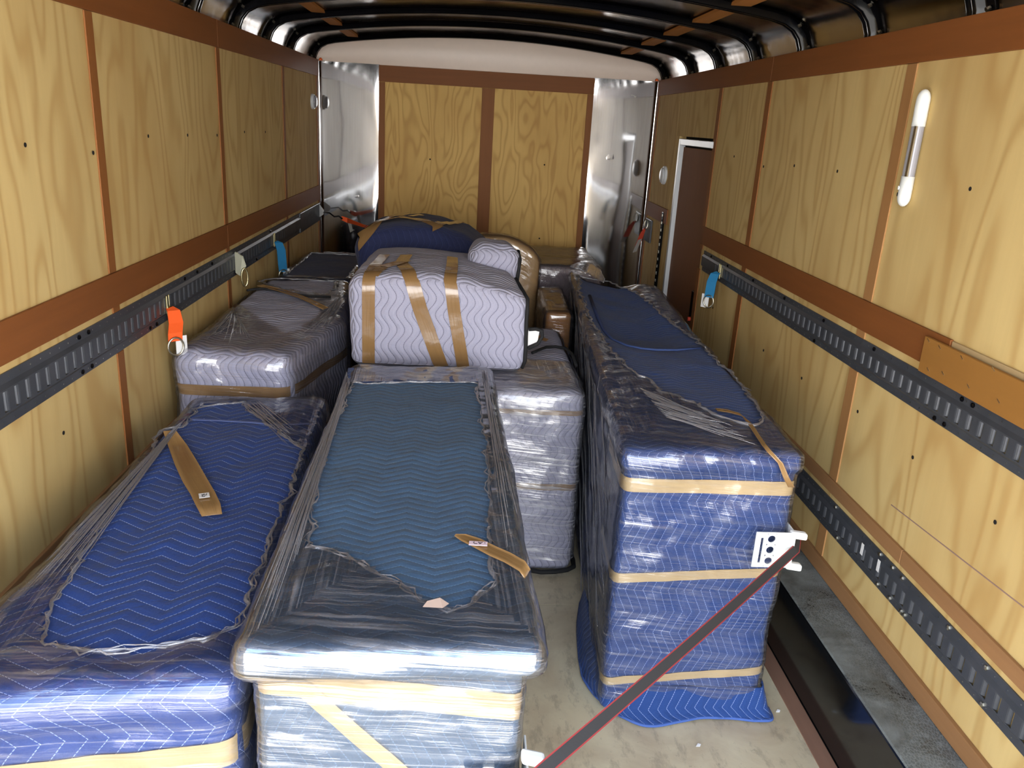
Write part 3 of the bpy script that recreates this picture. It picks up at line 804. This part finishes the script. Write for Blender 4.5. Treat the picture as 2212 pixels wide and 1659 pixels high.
obj('film_strands', strands(((PZ(748, 800, .915), PZ(756, 830, .912)), (PZ(520, 1370, .915), PZ(600, 1350, .912))), 34, seed=9), M['bunch'], fB, smooth=True)
obj('film_strands', strands(((PZ(1040, 800, .914), PZ(1052, 800, .914)), (PZ(1085, 1180, .914), PZ(1140, 1200, .914))), 12, seed=10), M['bunch'], fB, smooth=True)
q = [PZ(a, b, .906) for a, b in ((752, 795), (1032, 795), (1034, 826), (748, 826))]
m = MB(); N = 20
vs = [q[0].lerp(q[1], i/N).lerp(q[3].lerp(q[2], i/N), j/4)+Vector((0, 0, .002*math.sin(i*1.7)+.003*math.sin(j*.8))) for j in range(5) for i in range(N+1)]
m.add(vs, [(j*(N+1)+i, (j+1)*(N+1)+i, (j+1)*(N+1)+i+1, j*(N+1)+i+1) for j in range(4) for i in range(N)],
      [[(a/N*.5, b*.03) for a, b in ((i, j), (i, j+1), (i+1, j+1), (i+1, j))] for j in range(4) for i in range(N)])
obj('blanket_flap', m, M['blue3'], tB, smooth=True)
obj('packing_tape', B.band(.79, .030, .35, tilt=-.07), M['tape_tan'], tB, smooth=True)
obj('packing_tape', B.strip([(-B.w/2+.07, 0, .83), (-B.w/2+.16, 0, .74), (-B.w/2+.30, 0, .60), (-B.w/2+.42, 0, .46)], .018, .006), M['tape_tan'], tB, smooth=True)
tp = [PZ(a, b, .915) for a, b in ((983, 1155), (1000, 1160), (1030, 1172), (1065, 1190), (1095, 1203), (1128, 1222))]+[PZ(1140, 1240, .905)]
obj('tape_tail', MB().ribbon(tp, Vector((.35, .94, 0)), [.004, .015, .020, .021, .021, .021, .020], .0012), M['tape'], tB, smooth=True)
ex = (PZ(1050, 1174, .92)-PZ(1014, 1172, .92)).normalized(); ey = Vector((0, 0, 1)).cross(ex)
label(PZ(1033, 1174, .9185), ex, ey, .040, .018, M['pink_tag'], tB,
      [[(-.45, .6), (-.5, .0), (-.4, -.35), (-.1, -.4)], [(.0, .45), (.2, -.4), (.45, .45)], [(.03, .05), (.38, .1)], [(.72, .3), (.74, .0)]])
p_ = PZ(945, 1308, .912)
m = MB(); m.add([p_+Vector(v) for v in ((-.028, -.006, 0), (.010, -.014, .004), (.022, .004, .002), (.004, .016, .007), (-.020, .010, .003))], [(0, 1, 2, 3, 4)])
o = obj('torn_scrap', m, M['paper'], tB)

# ---- thing C: lilac grey, right of B
Cc = Soft((-.40, 2.985), (.487, 2.985), (.487, 4.02), (-.40, 4.02), 0, .80, r=.04, amp=.008, seed=3)
tC = thing('wrapped_cabinet', Cc.loc(), 'lilac grey quilted furniture under silvery film with a black hem at its foot', 'wrapped furniture', 'furniture wrapped in moving blankets and film')
obj('moving_blanket', Cc.mesh(.02), M['grey'], tC, smooth=True)
obj('stretch_film', Cc.mesh(.016, .009, keep=lambda f, x, y, z: z > .06 and not (f == 'top' and y > 3.4), extra=film_wrinkle(12, .004), uvm='film'), film('silvery_film', (1.6, 60, 1), .07, .38, .16, .5), tC, smooth=True)
obj('packing_tape', Cc.band(.395, .014, .3, off=.004), M['tape'], tC, smooth=True)
obj('packing_tape', Cc.band(.715, .010, .3, off=.004), M['tape'], tC, smooth=True)
hm = [(.30, 2.965, .022), (.36, 2.955, .018), (.42, 2.958, .020), (.47, 2.965, .026), (.50, 2.985, .030), (.505, 3.05, .024), (.5, 3.2, .02)]
obj('black_hem', MB().tube(hm, .010, 8), M['black'], tC, smooth=True)
bd = [PZ(a, b, .812) for a, b in ((1150, 762), (1162, 757), (1180, 750), (1200, 749), (1222, 752), (1236, 765), (1245, 790))]
obj('black_hem', MB().tube(bd, .007, 8), M['black'], tC, smooth=True)
tp = [PZ(a, b, .815) for a, b in ((1150, 722), (1165, 728), (1182, 735))]
obj('tape_scrap', MB().ribbon(tp, Vector((.4, 1, 0)), .022, .001), plain('orange_brown_tape', sr(150, 100, 50), .35), tC)

# ---- thing D: lilac grey with chamfered corner, by the left wall
def xrD(v): 
    k = [(0, -.635), (.40, -.515), (1, -.62)]
    for (a, x), (b, x2) in zip(k[:-1], k[1:]):
        if v <= b: return x+(x2-x)*max(0, (v-a)/(b-a))
    return -.62
D = Soft((-1.06, 2.90), (-.635, 2.90), (-.62, 4.37), (-1.06, 4.35), 0, .93, r=.05, amp=.009, seed=4, xr=xrD)
tD = thing('wrapped_armchair', D.loc(), 'lilac grey quilted furniture with an angled corner, beside the left wall below the orange strap', 'wrapped furniture', 'furniture wrapped in moving blankets and film')
obj('moving_blanket', D.mesh(.018), M['grey'], tD, smooth=True)
z4 = lambda l: [(330+a/4.366, 420+b/4.366) for a, b in l]
holeD = jag(pxpoly(z4([(760, 1010), (900, 910), (1050, 895), (1230, 930), (1600, 1090), (1530, 1180), (1380, 1300), (1240, 1335), (1100, 1240), (960, 1160), (830, 1080)]), .93), .01, 4)
holeD2 = jag(pxpoly(z4([(1000, 830), (1120, 800), (1720, 830), (1740, 870), (1640, 960), (1200, 900)]), .93), .008, 6)
fD = obj('stretch_film', D.mesh(.014, .009, keep=lambda f, x, y, z: f != 'top' or not (inpoly(x, y, holeD) or inpoly(x, y, holeD2)), extra=film_wrinkle(17, .004), uvm='film'), M['film'], tD, smooth=True)
obj('film_edge', rag(holeD2[::2], .93, .006, 6), M['bunch'], fD, smooth=True)
obj('packing_tape', D.band(.785, .020, .6), M['tape'], tD, smooth=True)
obj('film_strands', strands(((PZ(500, 655, .945), PZ(520, 700, .945)), (PZ(400, 750, .945), PZ(560, 752, .945))), 22, (.0008, .002), 12), M['bunch'], fD, smooth=True)
obj('film_strands', strands(((PZ(742, 620, .945), PZ(744, 660, .945)), (PZ(640, 725, .945), PZ(690, 735, .945))), 20, (.0008, .002), 13), M['bunch'], fD, smooth=True)
bd = [PZ(a, b, .945) for a, b in z4([(890, 905), (960, 893), (1050, 890), (1150, 902), (1260, 925), (1400, 950), (1550, 962), (1680, 965)])]
obj('black_hem', MB().tube(bd, .006, 8), M['black'], tD, smooth=True)
tp = [PZ(a, b, .95) for a, b in z4([(1010, 855), (1200, 900), (1400, 965), (1520, 1020), (1630, 1075)])]
obj('packing_tape', MB().ribbon(tp, Vector((.5, 1, 0)), .022, .001), M['tape'], tD, smooth=True)

# ---- thing E: tall dark blue one, right
def dzE(x, y):
    k = min(1, max(0, (y-3.15)/.5)); k = k*k*(3-2*k); m_ = math.exp(-(((x-.80)/.16)**4))
    return -.055*k*m_ + .05*max(0, (y-3.6)/1.2)
Ee = Soft((.465, 2.12), (1.012, 2.13), (1.09, 4.42), (.63, 4.86), 0, .92, r=.035, amp=.008, seed=5, inset=(.014, .05), dz=dzE)
tE = thing('wrapped_sofa', Ee.loc(), 'tall dark blue quilted furniture with three tape bands, beside the right wheel well box', 'wrapped furniture', 'furniture wrapped in moving blankets and film')
obj('moving_blanket', Ee.mesh(.018), M['blue3'], tE, smooth=True)
z6 = lambda l: [(1180+a/3.19, 540+b/3.19) for a, b in l]
holeE = jag(pxpoly(z6([(215, 200), (420, 215), (620, 310), (850, 500), (1060, 660), (1170, 770), (1330, 930), (1480, 1150), (1490, 1220), (1390, 1235), (1150, 1150), (950, 1040), (780, 990), (700, 900), (640, 890), (470, 740), (330, 540), (230, 340)]), .92), .012, 8)
fE = obj('stretch_film', Ee.mesh(.014, .009, keep=lambda f, x, y, z: (f != 'top' or not inpoly(x, y, holeE)) and z > .06, extra=film_wrinkle(23, .004), uvm='film'), M['film'], tE, smooth=True)
obj('film_edge', rag(holeE[::2], .925, .006, 9, dzf=dzE), M['bunch'], fE, smooth=True)
obj('packing_tape', Ee.band(.806, .022, .3, tilt=.0), M['tape_tan'], tE, smooth=True)
obj('packing_tape', Ee.band(.51, .016, .3, tilt=.03), M['tape_tan'], tE, smooth=True)
obj('packing_tape', Ee.band(.145, .014, .3, tilt=.05), M['tape_tan'], tE, smooth=True)
bd = [PZ(a, b, .925) for a, b in z6([(300, 300), (340, 400), (400, 520), (460, 590), (560, 640), (660, 670), (760, 682), (900, 682), (1060, 672)])]
for p in bd: p.z += dzE(p.x, p.y)
obj('hem', MB().tube(bd, .009, 8, flat=.5), plain('light_blue_binding', sr(62, 84, 140), .85, bumps=.5), tE, smooth=True)
tp = [PZ(a, b, .935) for a, b in ((1547, 884), (1575, 888), (1600, 895), (1620, 915), (1635, 938), (1650, 960), (1662, 975))]
tp += [Vector((.925, 2.108, .90)), Vector((.945, 2.100, .86)), Vector((.965, 2.098, .83))]
obj('tape_tail', MB().ribbon(tp, [Vector((0, 1, 0))]*3+[Vector((1, .4, 0))]*4+[Vector((1, 0, 0))]*3, [.012, .014, .012, .008, .008, .008, .008, .008, .009, .010], .0012), M['tape'], tE, smooth=True)
zE = .938
def PE(a, b, dz=0):
    q = PZ(a, b, zE); q.z += dzE(q.x, q.y)+dz; return q
obj('film_strands', strands(((PE(1380, 838, .004), PE(1440, 905, .004)), (PE(1570, 912, .004), PE(1668, 985, .004))), 34, (.001, .003), seed=3), M['bunch'], fE, smooth=True)
m = MB(); rnd = random.Random(5); hw = Ee.w/2
for i in range(46):
    y0_ = rnd.uniform(.05, 1.0) if i < 30 else rnd.uniform(1.0, 2.4); z0_ = rnd.uniform(.02, .75); L_ = rnd.uniform(.5, 1.5)
    za = min(Ee.h, z0_+L_*rnd.uniform(.35, .6)); r = rnd.uniform(.0008, .0022)
    pts = [Ee.pt((-hw, y0_+L_*j/8*.6, z0_+(za-z0_)*j/8), .013) for j in range(9)]
    m.tube(pts, [r*min(1, .3+j*.35, .3+(8-j)*.35) for j in range(9)], 5)
obj('film_strands', m, M['bunch'], fE, smooth=True)
# spread blanket skirt on the floor
path = [(.50, 2.75), (.47, 2.60), (.455, 2.45), (.45, 2.36), (.455, 2.27), (.50, 2.17), (.555, 2.105), (.60, 2.075), (.66, 2.07), (.73, 2.09), (.80, 2.105), (.88, 2.11), (.96, 2.10), (1.035, 2.10), (1.045, 2.16)]
inn = [(.515, 2.75), (.505, 2.60), (.50, 2.45), (.495, 2.36), (.492, 2.27), (.50, 2.20), (.53, 2.15), (.58, 2.14), (.65, 2.14), (.72, 2.14), (.80, 2.14), (.88, 2.14), (.95, 2.14), (1.0, 2.14), (1.01, 2.18)]
def dense(p, k=5):
    out = []
    n = len(p)
    for i in range(n-1):
        p0, p1, p2, p3 = [Vector((*p[min(max(j, 0), n-1)], 0)) for j in (i-1, i, i+1, i+2)]
        for j in range(k):
            t = j/k; out.append(.5*((2*p1)+(p2-p0)*t+(2*p0-5*p1+4*p2-p3)*t*t+(3*p1-p0-3*p2+p3)*t**3))
    out.append(Vector((*p[-1], 0))); return out
Po, Pi = dense(path), dense(inn); m = MB(); K = 8; vs = []; L = 0; Ls = []
for i, (a, b) in enumerate(zip(Po, Pi)):
    if i: L += (a-Po[i-1]).length
    Ls.append(L)
    for k in range(K+1):
        t = k/K; p = b.lerp(a, t); z = .10*(1-t)**1.8+.006
        z += .014*abs(noise.noise(Vector((L*9, t*2, 1))))*(1 if t > .15 else 0)
        p.z = z; vs.append(p)
fs = []; uv = []
for i in range(len(Po)-1):
    for k in range(K):
        a = i*(K+1)+k; fs.append((a, a+1, a+K+2, a+K+1)); uv.append([(k/K*.16, Ls[i]), ((k+1)/K*.16, Ls[i]), ((k+1)/K*.16, Ls[i+1]), (k/K*.16, Ls[i+1])])
m.add(vs, fs, uv); o = obj('blanket_skirt', m, M['blue3'], tE, smooth=True)
sm = o.modifiers.new('s', 'SOLIDIFY'); sm.thickness = .006; sm.offset = 1
obj('hem', MB().tube([Vector((p.x, p.y, vs[i*(K+1)+K].z+.002)) for i, p in enumerate(Po)], .005, 6), plain('skirt_binding', sr(66, 96, 165), .85), tE, smooth=True)

# ---- thing F: grey bundle with brown tape on top of C
def ztF(u, v):
    e = max(0, (u-.45)/.55); return 1+.03*math.sin(u*3)-.15*e**1.5*(1-.6*v)+.05*math.sin(v*math.pi)
Fb = Soft((-.455, 3.13), (.262, 3.13), (.165, 3.86), (-.44, 3.86), .824, 1.19, r=.05, amp=.010, fq=4, seed=6, ztop=ztF)
tF = thing('taped_bundle', Fb.loc(), 'lilac grey quilted bundle bound with brown tape, lying on top in the middle', 'bundle')
obj('moving_blanket', Fb.mesh(.014, faces=('front', 'left', 'right', 'top', 'back', 'bottom')), M['grey'], tF, smooth=True)
hw, hh = Fb.w/2, Fb.h
for a, b, c, ww in ((-hw+.075, -hw+.075, -hw+.075, .023), (-hw+.17, -hw+.225, -hw+.345, .026), (-.02+.06, -.02+.055, .03+.065, .023)):
    tt = obj('packing_tape', Fb.strip([(a+.02, .40, hh), (a+.01, .2, hh), (b, .0, hh), (b*.7+c*.3, 0, hh*.66), (b*.3+c*.7, 0, hh*.3), (c, 0, .01)], ww, .005, sub=8), M['tape'], tF, smooth=True)
obj('tape_scrap', Fb.strip([(-hw+.085, .02, hh), (-hw+.12, .12, hh), (-hw+.20, .24, hh)], .024, .008), M['tape'], tF, smooth=True)
ed = [Fb.pt((hw, .28, hh), .004), Fb.pt((hw, .14, hh), .006), Fb.pt((hw, .03, hh-.015), .008), Fb.pt((hw, .0, hh-.06), .008), Fb.pt((hw, 0, .25), .006), Fb.pt((hw, 0, .14), .006), Fb.pt((hw, 0, .06), .008), Fb.pt((hw, .01, .01), .004)]
obj('black_hem', MB().tube([Vector(p) for p in ed], .008, 8), M['black'], tF, smooth=True)
lp = [Vector((.262, 3.15, 1.005)), Vector((.29, 3.15, 1.008)), Vector((.315, 3.155, 1.0)), Vector((.318, 3.155, .975)), Vector((.30, 3.152, .945)), Vector((.262, 3.15, .925))]
obj('black_hem', MB().tube(lp, .008, 8), M['black'], tF, smooth=True)
m = MB(); m.add([(.26, 3.153, .935), (.30, 3.153, .955), (.305, 3.153, 1.0), (.26, 3.153, 1.0)], [(0, 1, 2, 3)]); o = obj('paper_label', m, M['white_tag'], tF)
o.modifiers.new('s', 'SOLIDIFY').thickness = .001
# rear flap of the bundle
Fl = Soft((.0, 3.52), (.25, 3.50), (.22, 3.80), (.02, 3.82), .95, 1.275, r=.07, amp=.012, seed=16)
obj('blanket_flap', Fl.mesh(.016), M['grey'], tF, smooth=True)
ed = [Fl.pt((Fl.w/2, .1, Fl.h-.02), .005), Fl.pt((Fl.w/2, 0.02, Fl.h-.05), .005), Fl.pt((Fl.w/2, 0, .2), .005), Fl.pt((Fl.w/2, 0, .08), .005), Fl.pt((Fl.w/2, 0, .02), .005)]
obj('black_hem', MB().tube([Vector(p) for p in ed], .008, 8), M['black'], tF, smooth=True)

# ---- thing G: navy bundle behind
def ztG(u, v): return .94+.06*math.sin(u*math.pi*1.1+.3)-.08*max(0, u-.7)/.3
G = Soft((-.57, 4.16), (.26, 4.16), (.24, 4.80), (-.54, 4.80), 0, 1.27, r=.09, amp=.02, fq=4, seed=7, ztop=ztG)
tG = thing('wrapped_armchair', G.loc(), 'bulky navy quilted furniture with crossed brown tapes, behind the lilac grey bundle', 'wrapped furniture', 'furniture wrapped in moving blankets and film')
obj('moving_blanket', G.mesh(.022), M['navy'], tG, smooth=True)
for a, b in (((-.38, .0, 1.19), (-.10, .35, 1.27)), ((-.02, .0, 1.27), (.12, .35, 1.27)), ((-.40, .30, 1.27), (.02, .03, 1.27)), ((-.2, .5, 1.27), (-.36, .1, 1.27))):
    obj('packing_tape', G.strip([a, b], .024, .016, sub=10), M['tape'], tG, smooth=True)
# ---- thing H: tan arm
Hh = Soft((.06, 4.84), (.445, 4.84), (.445, 4.98), (.06, 4.98), 0, 1.14, r=.045, amp=.003, seed=8, ztop=lambda u, v: 1-.10*max(0, (u-.35)/.65)**2)
tH = thing('wrapped_headboard', Hh.loc(), 'tan panel with a rounded corner in clear film, just right of the bulky navy furniture', 'wrapped furniture')
obj('cardboard_cover', Hh.mesh(.02), plain('tan_cardboard', sr(190, 155, 104), .6, bumps=.2), tH, smooth=True)
obj('stretch_film', Hh.mesh(.018, .009, extra=film_wrinkle(31), uvm='film'), M['film'], tH, smooth=True)
# ---- thing I: dark navy at far left
I_ = Soft((-1.05, 4.50), (-.62, 4.50), (-.62, 5.45), (-1.05, 5.45), 0, .90, r=.04, amp=.008, seed=9)
tI = thing('wrapped_cabinet', I_.loc(), 'navy furniture in film at the far left, behind the lilac grey one with angled corner', 'wrapped furniture', 'furniture wrapped in moving blankets and film')
obj('moving_blanket', I_.mesh(.025), M['navy'], tI, smooth=True)
hI = [(-1.01, 4.54), (-.66, 4.54), (-.66, 5.36), (-1.01, 5.36)]
fI = obj('stretch_film', I_.mesh(.022, .009, keep=lambda f, x, y, z: f != 'top' or not inpoly(x, y, hI), extra=film_wrinkle(37), uvm='film'), M['film'], tI, smooth=True)
obj('film_edge', rag(hI, .90, .008, 12), M['bunch'], fI, smooth=True)
# ---- thing J: dusty grey at the front wall
J = Soft((.12, 5.02), (.86, 5.02), (.86, 5.85), (.12, 5.85), 0, .95, r=.03, amp=.006, seed=10)
tJ = thing('wrapped_cabinet', J.loc(), 'dull brown-grey quilted furniture close to the front wall, behind the tall dark blue one', 'wrapped furniture', 'furniture wrapped in moving blankets and film')
obj('moving_blanket', J.mesh(.025), M['mauve'], tJ, smooth=True)
obj('blanket_seam', MB().box(.14, .84, 5.38, 5.39, .951, .958), M['hole'], tJ)
obj('stretch_film', J.mesh(.022, .009, extra=film_wrinkle(41), uvm='film'), M['film'], tJ, smooth=True)
# ---- thing K: brown tape-covered carton between
K_ = Soft((.425, 4.10), (.56, 4.10), (.58, 4.78), (.44, 4.78), 0, .86, r=.02, amp=.004, seed=11)
tK = thing('taped_carton', K_.loc(), 'narrow brown carton in film between the tan panel and the tall dark blue furniture', 'carton')
obj('carton', K_.mesh(.02), plain('tape_brown_card', sr(150, 104, 56), .35, bumps=.2), tK, smooth=True)
obj('stretch_film', K_.mesh(.018, .009, extra=film_wrinkle(43, .006), uvm='film'), M['film'], tK, smooth=True)
# ---- pale ribbon standing in for the white glint on E's far film
pts = [PZ(a, b, 1.0) for a, b in ((1232, 575), (1255, 573), (1275, 580), (1292, 592), (1305, 606))]
o = obj('film_glint', MB().ribbon(pts, Vector((.3, .7, .6)), [.01, .035, .045, .04, .015], .002, n=6), M['bunch'], fE, smooth=True)

# ------------------------------------------------------------------ strap and corner protectors
def protector(c, label, up=0):
    """white plastic edge guard: front plate with slot and holes, side plate, strap ears; c = outer edge point at mid height"""
    t = thing('corner_protector', c, label, 'corner protector', 'white strap corner protectors'); cx, cy, cz = c
    # front plate: outline with holes, as strips in x
    W_, H_ = .116, .115; m = MB(); th = .004; tilt = .0
    def slab(x0, x1, z0, z1): m.box(cx-W_+x0, cx-W_+x1, cy-th, cy, cz+z0, cz+z1)
    h = H_/2
    slab(0, .016, -h, h); slab(.016, .024, h-.018, h); slab(.016, .024, -h, -h+.014); slab(.024, .034, -h, h)
    # column with three round holes
    xc = .048; rr = .0115; n = 24
    zs = [-.036, 0, .036]
    for z_ in zs:
        ring = []; sq = []
        for k in range(n):
            a = 2*math.pi*k/n; ca, sa = math.cos(a), math.sin(a); q_ = max(abs(ca)/.014, abs(sa)/.018)
            ring.append((xc+ca*rr, z_+sa*rr)); sq.append((xc+ca/q_, z_+sa/q_))
        vs = [(cx-W_+x, cy-th, cz+z) for x, z in ring]+[(cx-W_+x, cy-th, cz+z) for x, z in sq]+[(cx-W_+x, cy, cz+z) for x, z in ring]
        m.add(vs, [(k, (k+1) % n, n+(k+1) % n, n+k) for k in range(n)]+[(k, 2*n+k, 2*n+(k+1) % n, (k+1) % n) for k in range(n)])
    slab(.034, .062, .054, h); slab(.034, .062, -h, -.054)
    m.box(cx-W_+.062, cx, cy-th, cy, cz-h, cz+h)
    obj('front_plate', m, M['white_pl'], t)
    m = MB(); m.box(cx, cx+th, cy-th, cy+.09, cz-h, cz+h); obj('side_plate', m, M['white_pl'], t, bevel=.001)
    for s_ in (1, -1):
        m = MB(); m.obox((cx+.010, cy-.003, cz+s_*(h-.006)+up), (.022, -.006, 0), (0, .012, 0), (0, 0, .011)); obj('strap_guide', m, M['white_pl'], t, bevel=.006)
    return t
protector((.997, 2.092, .630), 'white plastic corner protector with three holes on the tall dark blue furniture')
protector((.150, 1.222, .578), 'white plastic corner protector on the right edge of the slate blue furniture', .034)
P1 = Vector((1.004, 2.080, .640)); P2 = PY(1178, 1659, 1.19)
t = thing('ratchet_strap', P2, 'dark grey webbing strap with red edges running down from the corner protector', 'strap')
D_ = (P2-P1).normalized(); side = D_.cross((P1.lerp(P2, .5)-CAM).normalized())
side = (side*1.0).normalized()
path_ = [Vector((1.06, 2.5, .60)), Vector((1.04, 2.16, .645)), P1]+[P1.lerp(P2, i/12)-Vector((0, 0, .006*math.sin(math.pi*i/12))) for i in range(1, 13)]+[P2+D_*.10]
hw_ = .0105
obj('webbing', MB().ribbon(path_, side, hw_, .0016), M['strap'], t)
for s_ in (1, -1):
    obj('red_edge', MB().ribbon([p+side*s_*(hw_+.0012) for p in path_], side, .0016, .0018, n=1), M['redstripe'], t)

# ------------------------------------------------------------------ tie-down fittings on the rails
def ring(mb, c, w_, h_, r, ax=Vector((0, 1, 0)), az=Vector((0, 0, -1)), n=20):
    """D/oval ring hanging from c"""
    pts = []
    for k in range(n):
        a = 2*math.pi*k/n; pts.append(Vector(c)+ax*math.cos(a)*w_/2+az*(h_/2+math.sin(a)*h_/2))
    mb.tube(pts, r, 6, closed=True)
def fitting(x, sg, y, z, web, label, L=.13, lean=.03, tagw=True, zoff=0, wmat=None, bh=.075):
    t = thing('strap_anchor', (x, y, z), label, 'strap', None); X = lambda d: x+sg*d
    m = MB(); m.box(min(X(.013), X(.018)), max(X(.013), X(.018)), y-.014, y+.014, z-bh/2, z-bh/2+.01); m.box(min(X(.013), X(.018)), max(X(.013), X(.018)), y-.014, y+.014, z+bh/2-.01, z+bh/2)
    for s_ in (-1, 1): m.box(min(X(.013), X(.020)), max(X(.013), X(.020)), y+s_*.011-.003, y+s_*.011+.003, z-bh/2, z+bh/2)
    obj('spring_fitting', m, M['zincy'], t, bevel=.0015)
    obj('fitting_pin', MB().tube([(X(.02), y-.012, z-.005), (X(.026), y, z-.005), (X(.02), y+.012, z-.005)], .004, 6), M['zincy'], t)
    if web:
        p0 = Vector((X(.022), y, z-.005)); pts = [p0, p0+Vector((sg*.020, -lean*.2, -.010)), p0+Vector((sg*.034, -lean*.5, -.05)), p0+Vector((sg*.040, -lean*.9, -L*.75)), p0+Vector((sg*.044, -lean*1.1, -L))]
        obj('webbing', MB().ribbon(pts, Vector((sg*.75, .65, 0)), [.014, .023, .026, .026, .025], .004), M[web], t)
        e = pts[-1]; m = MB(); ring(m, e+Vector((0, 0, .012)), .056, .066, .004, Vector((sg*.75, .65, 0)))
        obj('d_ring', m, M['zinc'], t, smooth=True)
        if tagw:
            m = MB(); m.obox(e+Vector((sg*.012, .024, -.022)), (sg*.015, .014, 0), (0, 0, .036), (sg*.0006, -.0006, 0)); obj('care_label', m, M['white_tag'], t)
    return t
fitting(XL, 1, 2.97, 1.083, 'orange', 'short orange strap with a ring hanging from the left wall rail', .105, .08)
t = thing('rail_hook', (XL, 3.89, 1.09), 'cream steel hook with snap ring, between orange and blue straps on the left rail', 'hook')
m = MB(); hk = [(XL+.014, 3.875, 1.135), (XL+.05, 3.86, 1.12), (XL+.062, 3.86, 1.075), (XL+.035, 3.865, 1.03), (XL+.014, 3.875, 1.04)]
n_ = len(hk); m.add(hk+[(a, b+.012, c) for a, b, c in hk], [tuple(range(n_)), tuple(range(2*n_-1, n_-1, -1))]+[(i, (i+1) % n_, n_+(i+1) % n_, n_+i) for i in range(n_)])
obj('hook_plate', m, M['brass'], t, bevel=.002)
m = MB(); ring(m, (XL+.058, 3.86, 1.065), .03, .085, .0045, Vector((.8, .5, 0)).normalized()); obj('snap_ring', m, M['zincy'], t, smooth=True)
m = MB(); m.box(XL+.013, XL+.018, 3.895, 3.915, 1.045, 1.13); obj('spring_fitting', m, M['zincy'], t, bevel=.002)
fitting(XL, 1, 4.66, 1.085, 'blue_web', 'short blue strap with a ring hanging from the left wall rail', .17, .02)
fitting(XR, -1, 4.18, 1.105, 'blue_web', 'short blue strap with a ring hanging from the right wall rail', .13, .03, tagw=True)
# white plate, black hook and orange strap in the far left corner
t = thing('tie_down_strap', (XL+.02, 6.10, 1.10), 'orange strap with a black hook and grey tag crossing the left metal corner panel', 'strap')
m = MB(); pl_ = [(XL+.014, 6.10, 1.145), (XL+.055, 6.06, 1.105), (XL+.05, 6.06, 1.075), (XL+.014, 6.10, 1.05)]
m.add(pl_+[(a, b+.006, c) for a, b, c in pl_], [(0, 1, 2, 3), (7, 6, 5, 4), (0, 4, 5, 1), (1, 5, 6, 2), (2, 6, 7, 3), (3, 7, 4, 0)]); obj('hook_plate', m, M['white_tag'], t)
YS = 6.0
hp = [Vector((XL+.05, 6.06, 1.09))]+[PY(a, b, YS) for a, b in ((712, 460), (722, 468), (732, 467), (740, 473))]
obj('hook', MB().tube(hp, [.003, .005, .006, .006, .007], 8), M['bow'], t, smooth=True)
wp = [PY(738, 471, YS), PY(750, 476, YS), PY(765, 481, YS-.2), PY(785, 488, 5.6), PY(803, 493, 5.2)]
obj('webbing', MB().ribbon(wp, Vector((0, .2, 1)), [.014, .018, .012, .010, .010], .003), M['orange'], t)
m = MB(); c_ = PY(757, 490, YS-.02); m.obox(c_, (.010, 0, .006), (-.008, 0, .035), (0, .0008, 0)); obj('care_label', m, plain('grey_label', sr(150, 148, 140), .6), t)
# red strap in the far right corner
t = thing('tie_down_strap', (XR-.014, 6.05, 1.12), 'red strap with a grey tag hanging in the far right corner', 'strap')
m = MB(); ring(m, (XR-.03, 6.02, 1.16), .028, .07, .005, Vector((.9, .3, 0)).normalized()); obj('snap_ring', m, M['zinc'], t, smooth=True)
wp = [Vector((XR-.035, 6.02, 1.10)), Vector((XR-.055, 6.0, 1.06)), Vector((XR-.075, 5.99, 1.0)), Vector((XR-.085, 5.99, .97))]
obj('webbing', MB().ribbon(wp, Vector((.8, .5, .2)), [.012, .022, .024, .022], .004), M['red'], t)
obj('care_label', MB().ribbon([Vector((XR-.072, 5.978, 1.02)), Vector((XR-.095, 5.975, .955)), Vector((XR-.105, 5.972, .925))], Vector((.8, .5, .2)), .020, .001), plain('grey_label_b', sr(160, 158, 154), .6), t)

# ------------------------------------------------------------------ outside ground (reflected and lit by the sky)
m = MB(); m.box(-12, 12, -25, Y0-.01, -.60, -.55); struct('ground', m, M['ground'])

# ------------------------------------------------------------------ small marks and scraps
lower = [o for o in bpy.data.objects if o.name.startswith('tie_down_rail') and 'lower' in o['label']][0]
for a, b in ((1862, 1186), (1897, 1222)):
    q = PX(a, b, XR-.014)
    obj('printed_sticker', MB().box(XR-.0142, XR-.0136, q.y-.008, q.y+.008, q.z-.02, q.z+.02), M['white_tag'], lower)
pa, pb_ = PX(1925, 1090, XR), PX(2212, 1312, XR)
obj('pencil_line', MB().ribbon([Vector((XR-.0006, pa.y, pa.z)), Vector((XR-.0006, pb_.y, pb_.z))], Vector((0, .2, 1)), .0018, .0004), plain('pencil_mark', sr(140, 112, 104), .8), wr)
for (a, b), l in (((1680, 1536), 'tiny white paper scrap on the floor beside the wood edge strip'), ((1508, 1610), 'small white paper scrap on the open floor in front of the dark blue furniture')):
    q = PZ(a, b, .003); m = MB()
    m.add([q+Vector(v) for v in ((-.008, -.004, 0), (.004, -.006, .001), (.009, .002, .003), (.001, .007, .002))], [(0, 1, 2, 3)])
    o = obj('paper_scrap', m, M['white_tag']); o.modifiers.new('s', 'SOLIDIFY').thickness = .001
    tag(o, l, 'paper scrap')
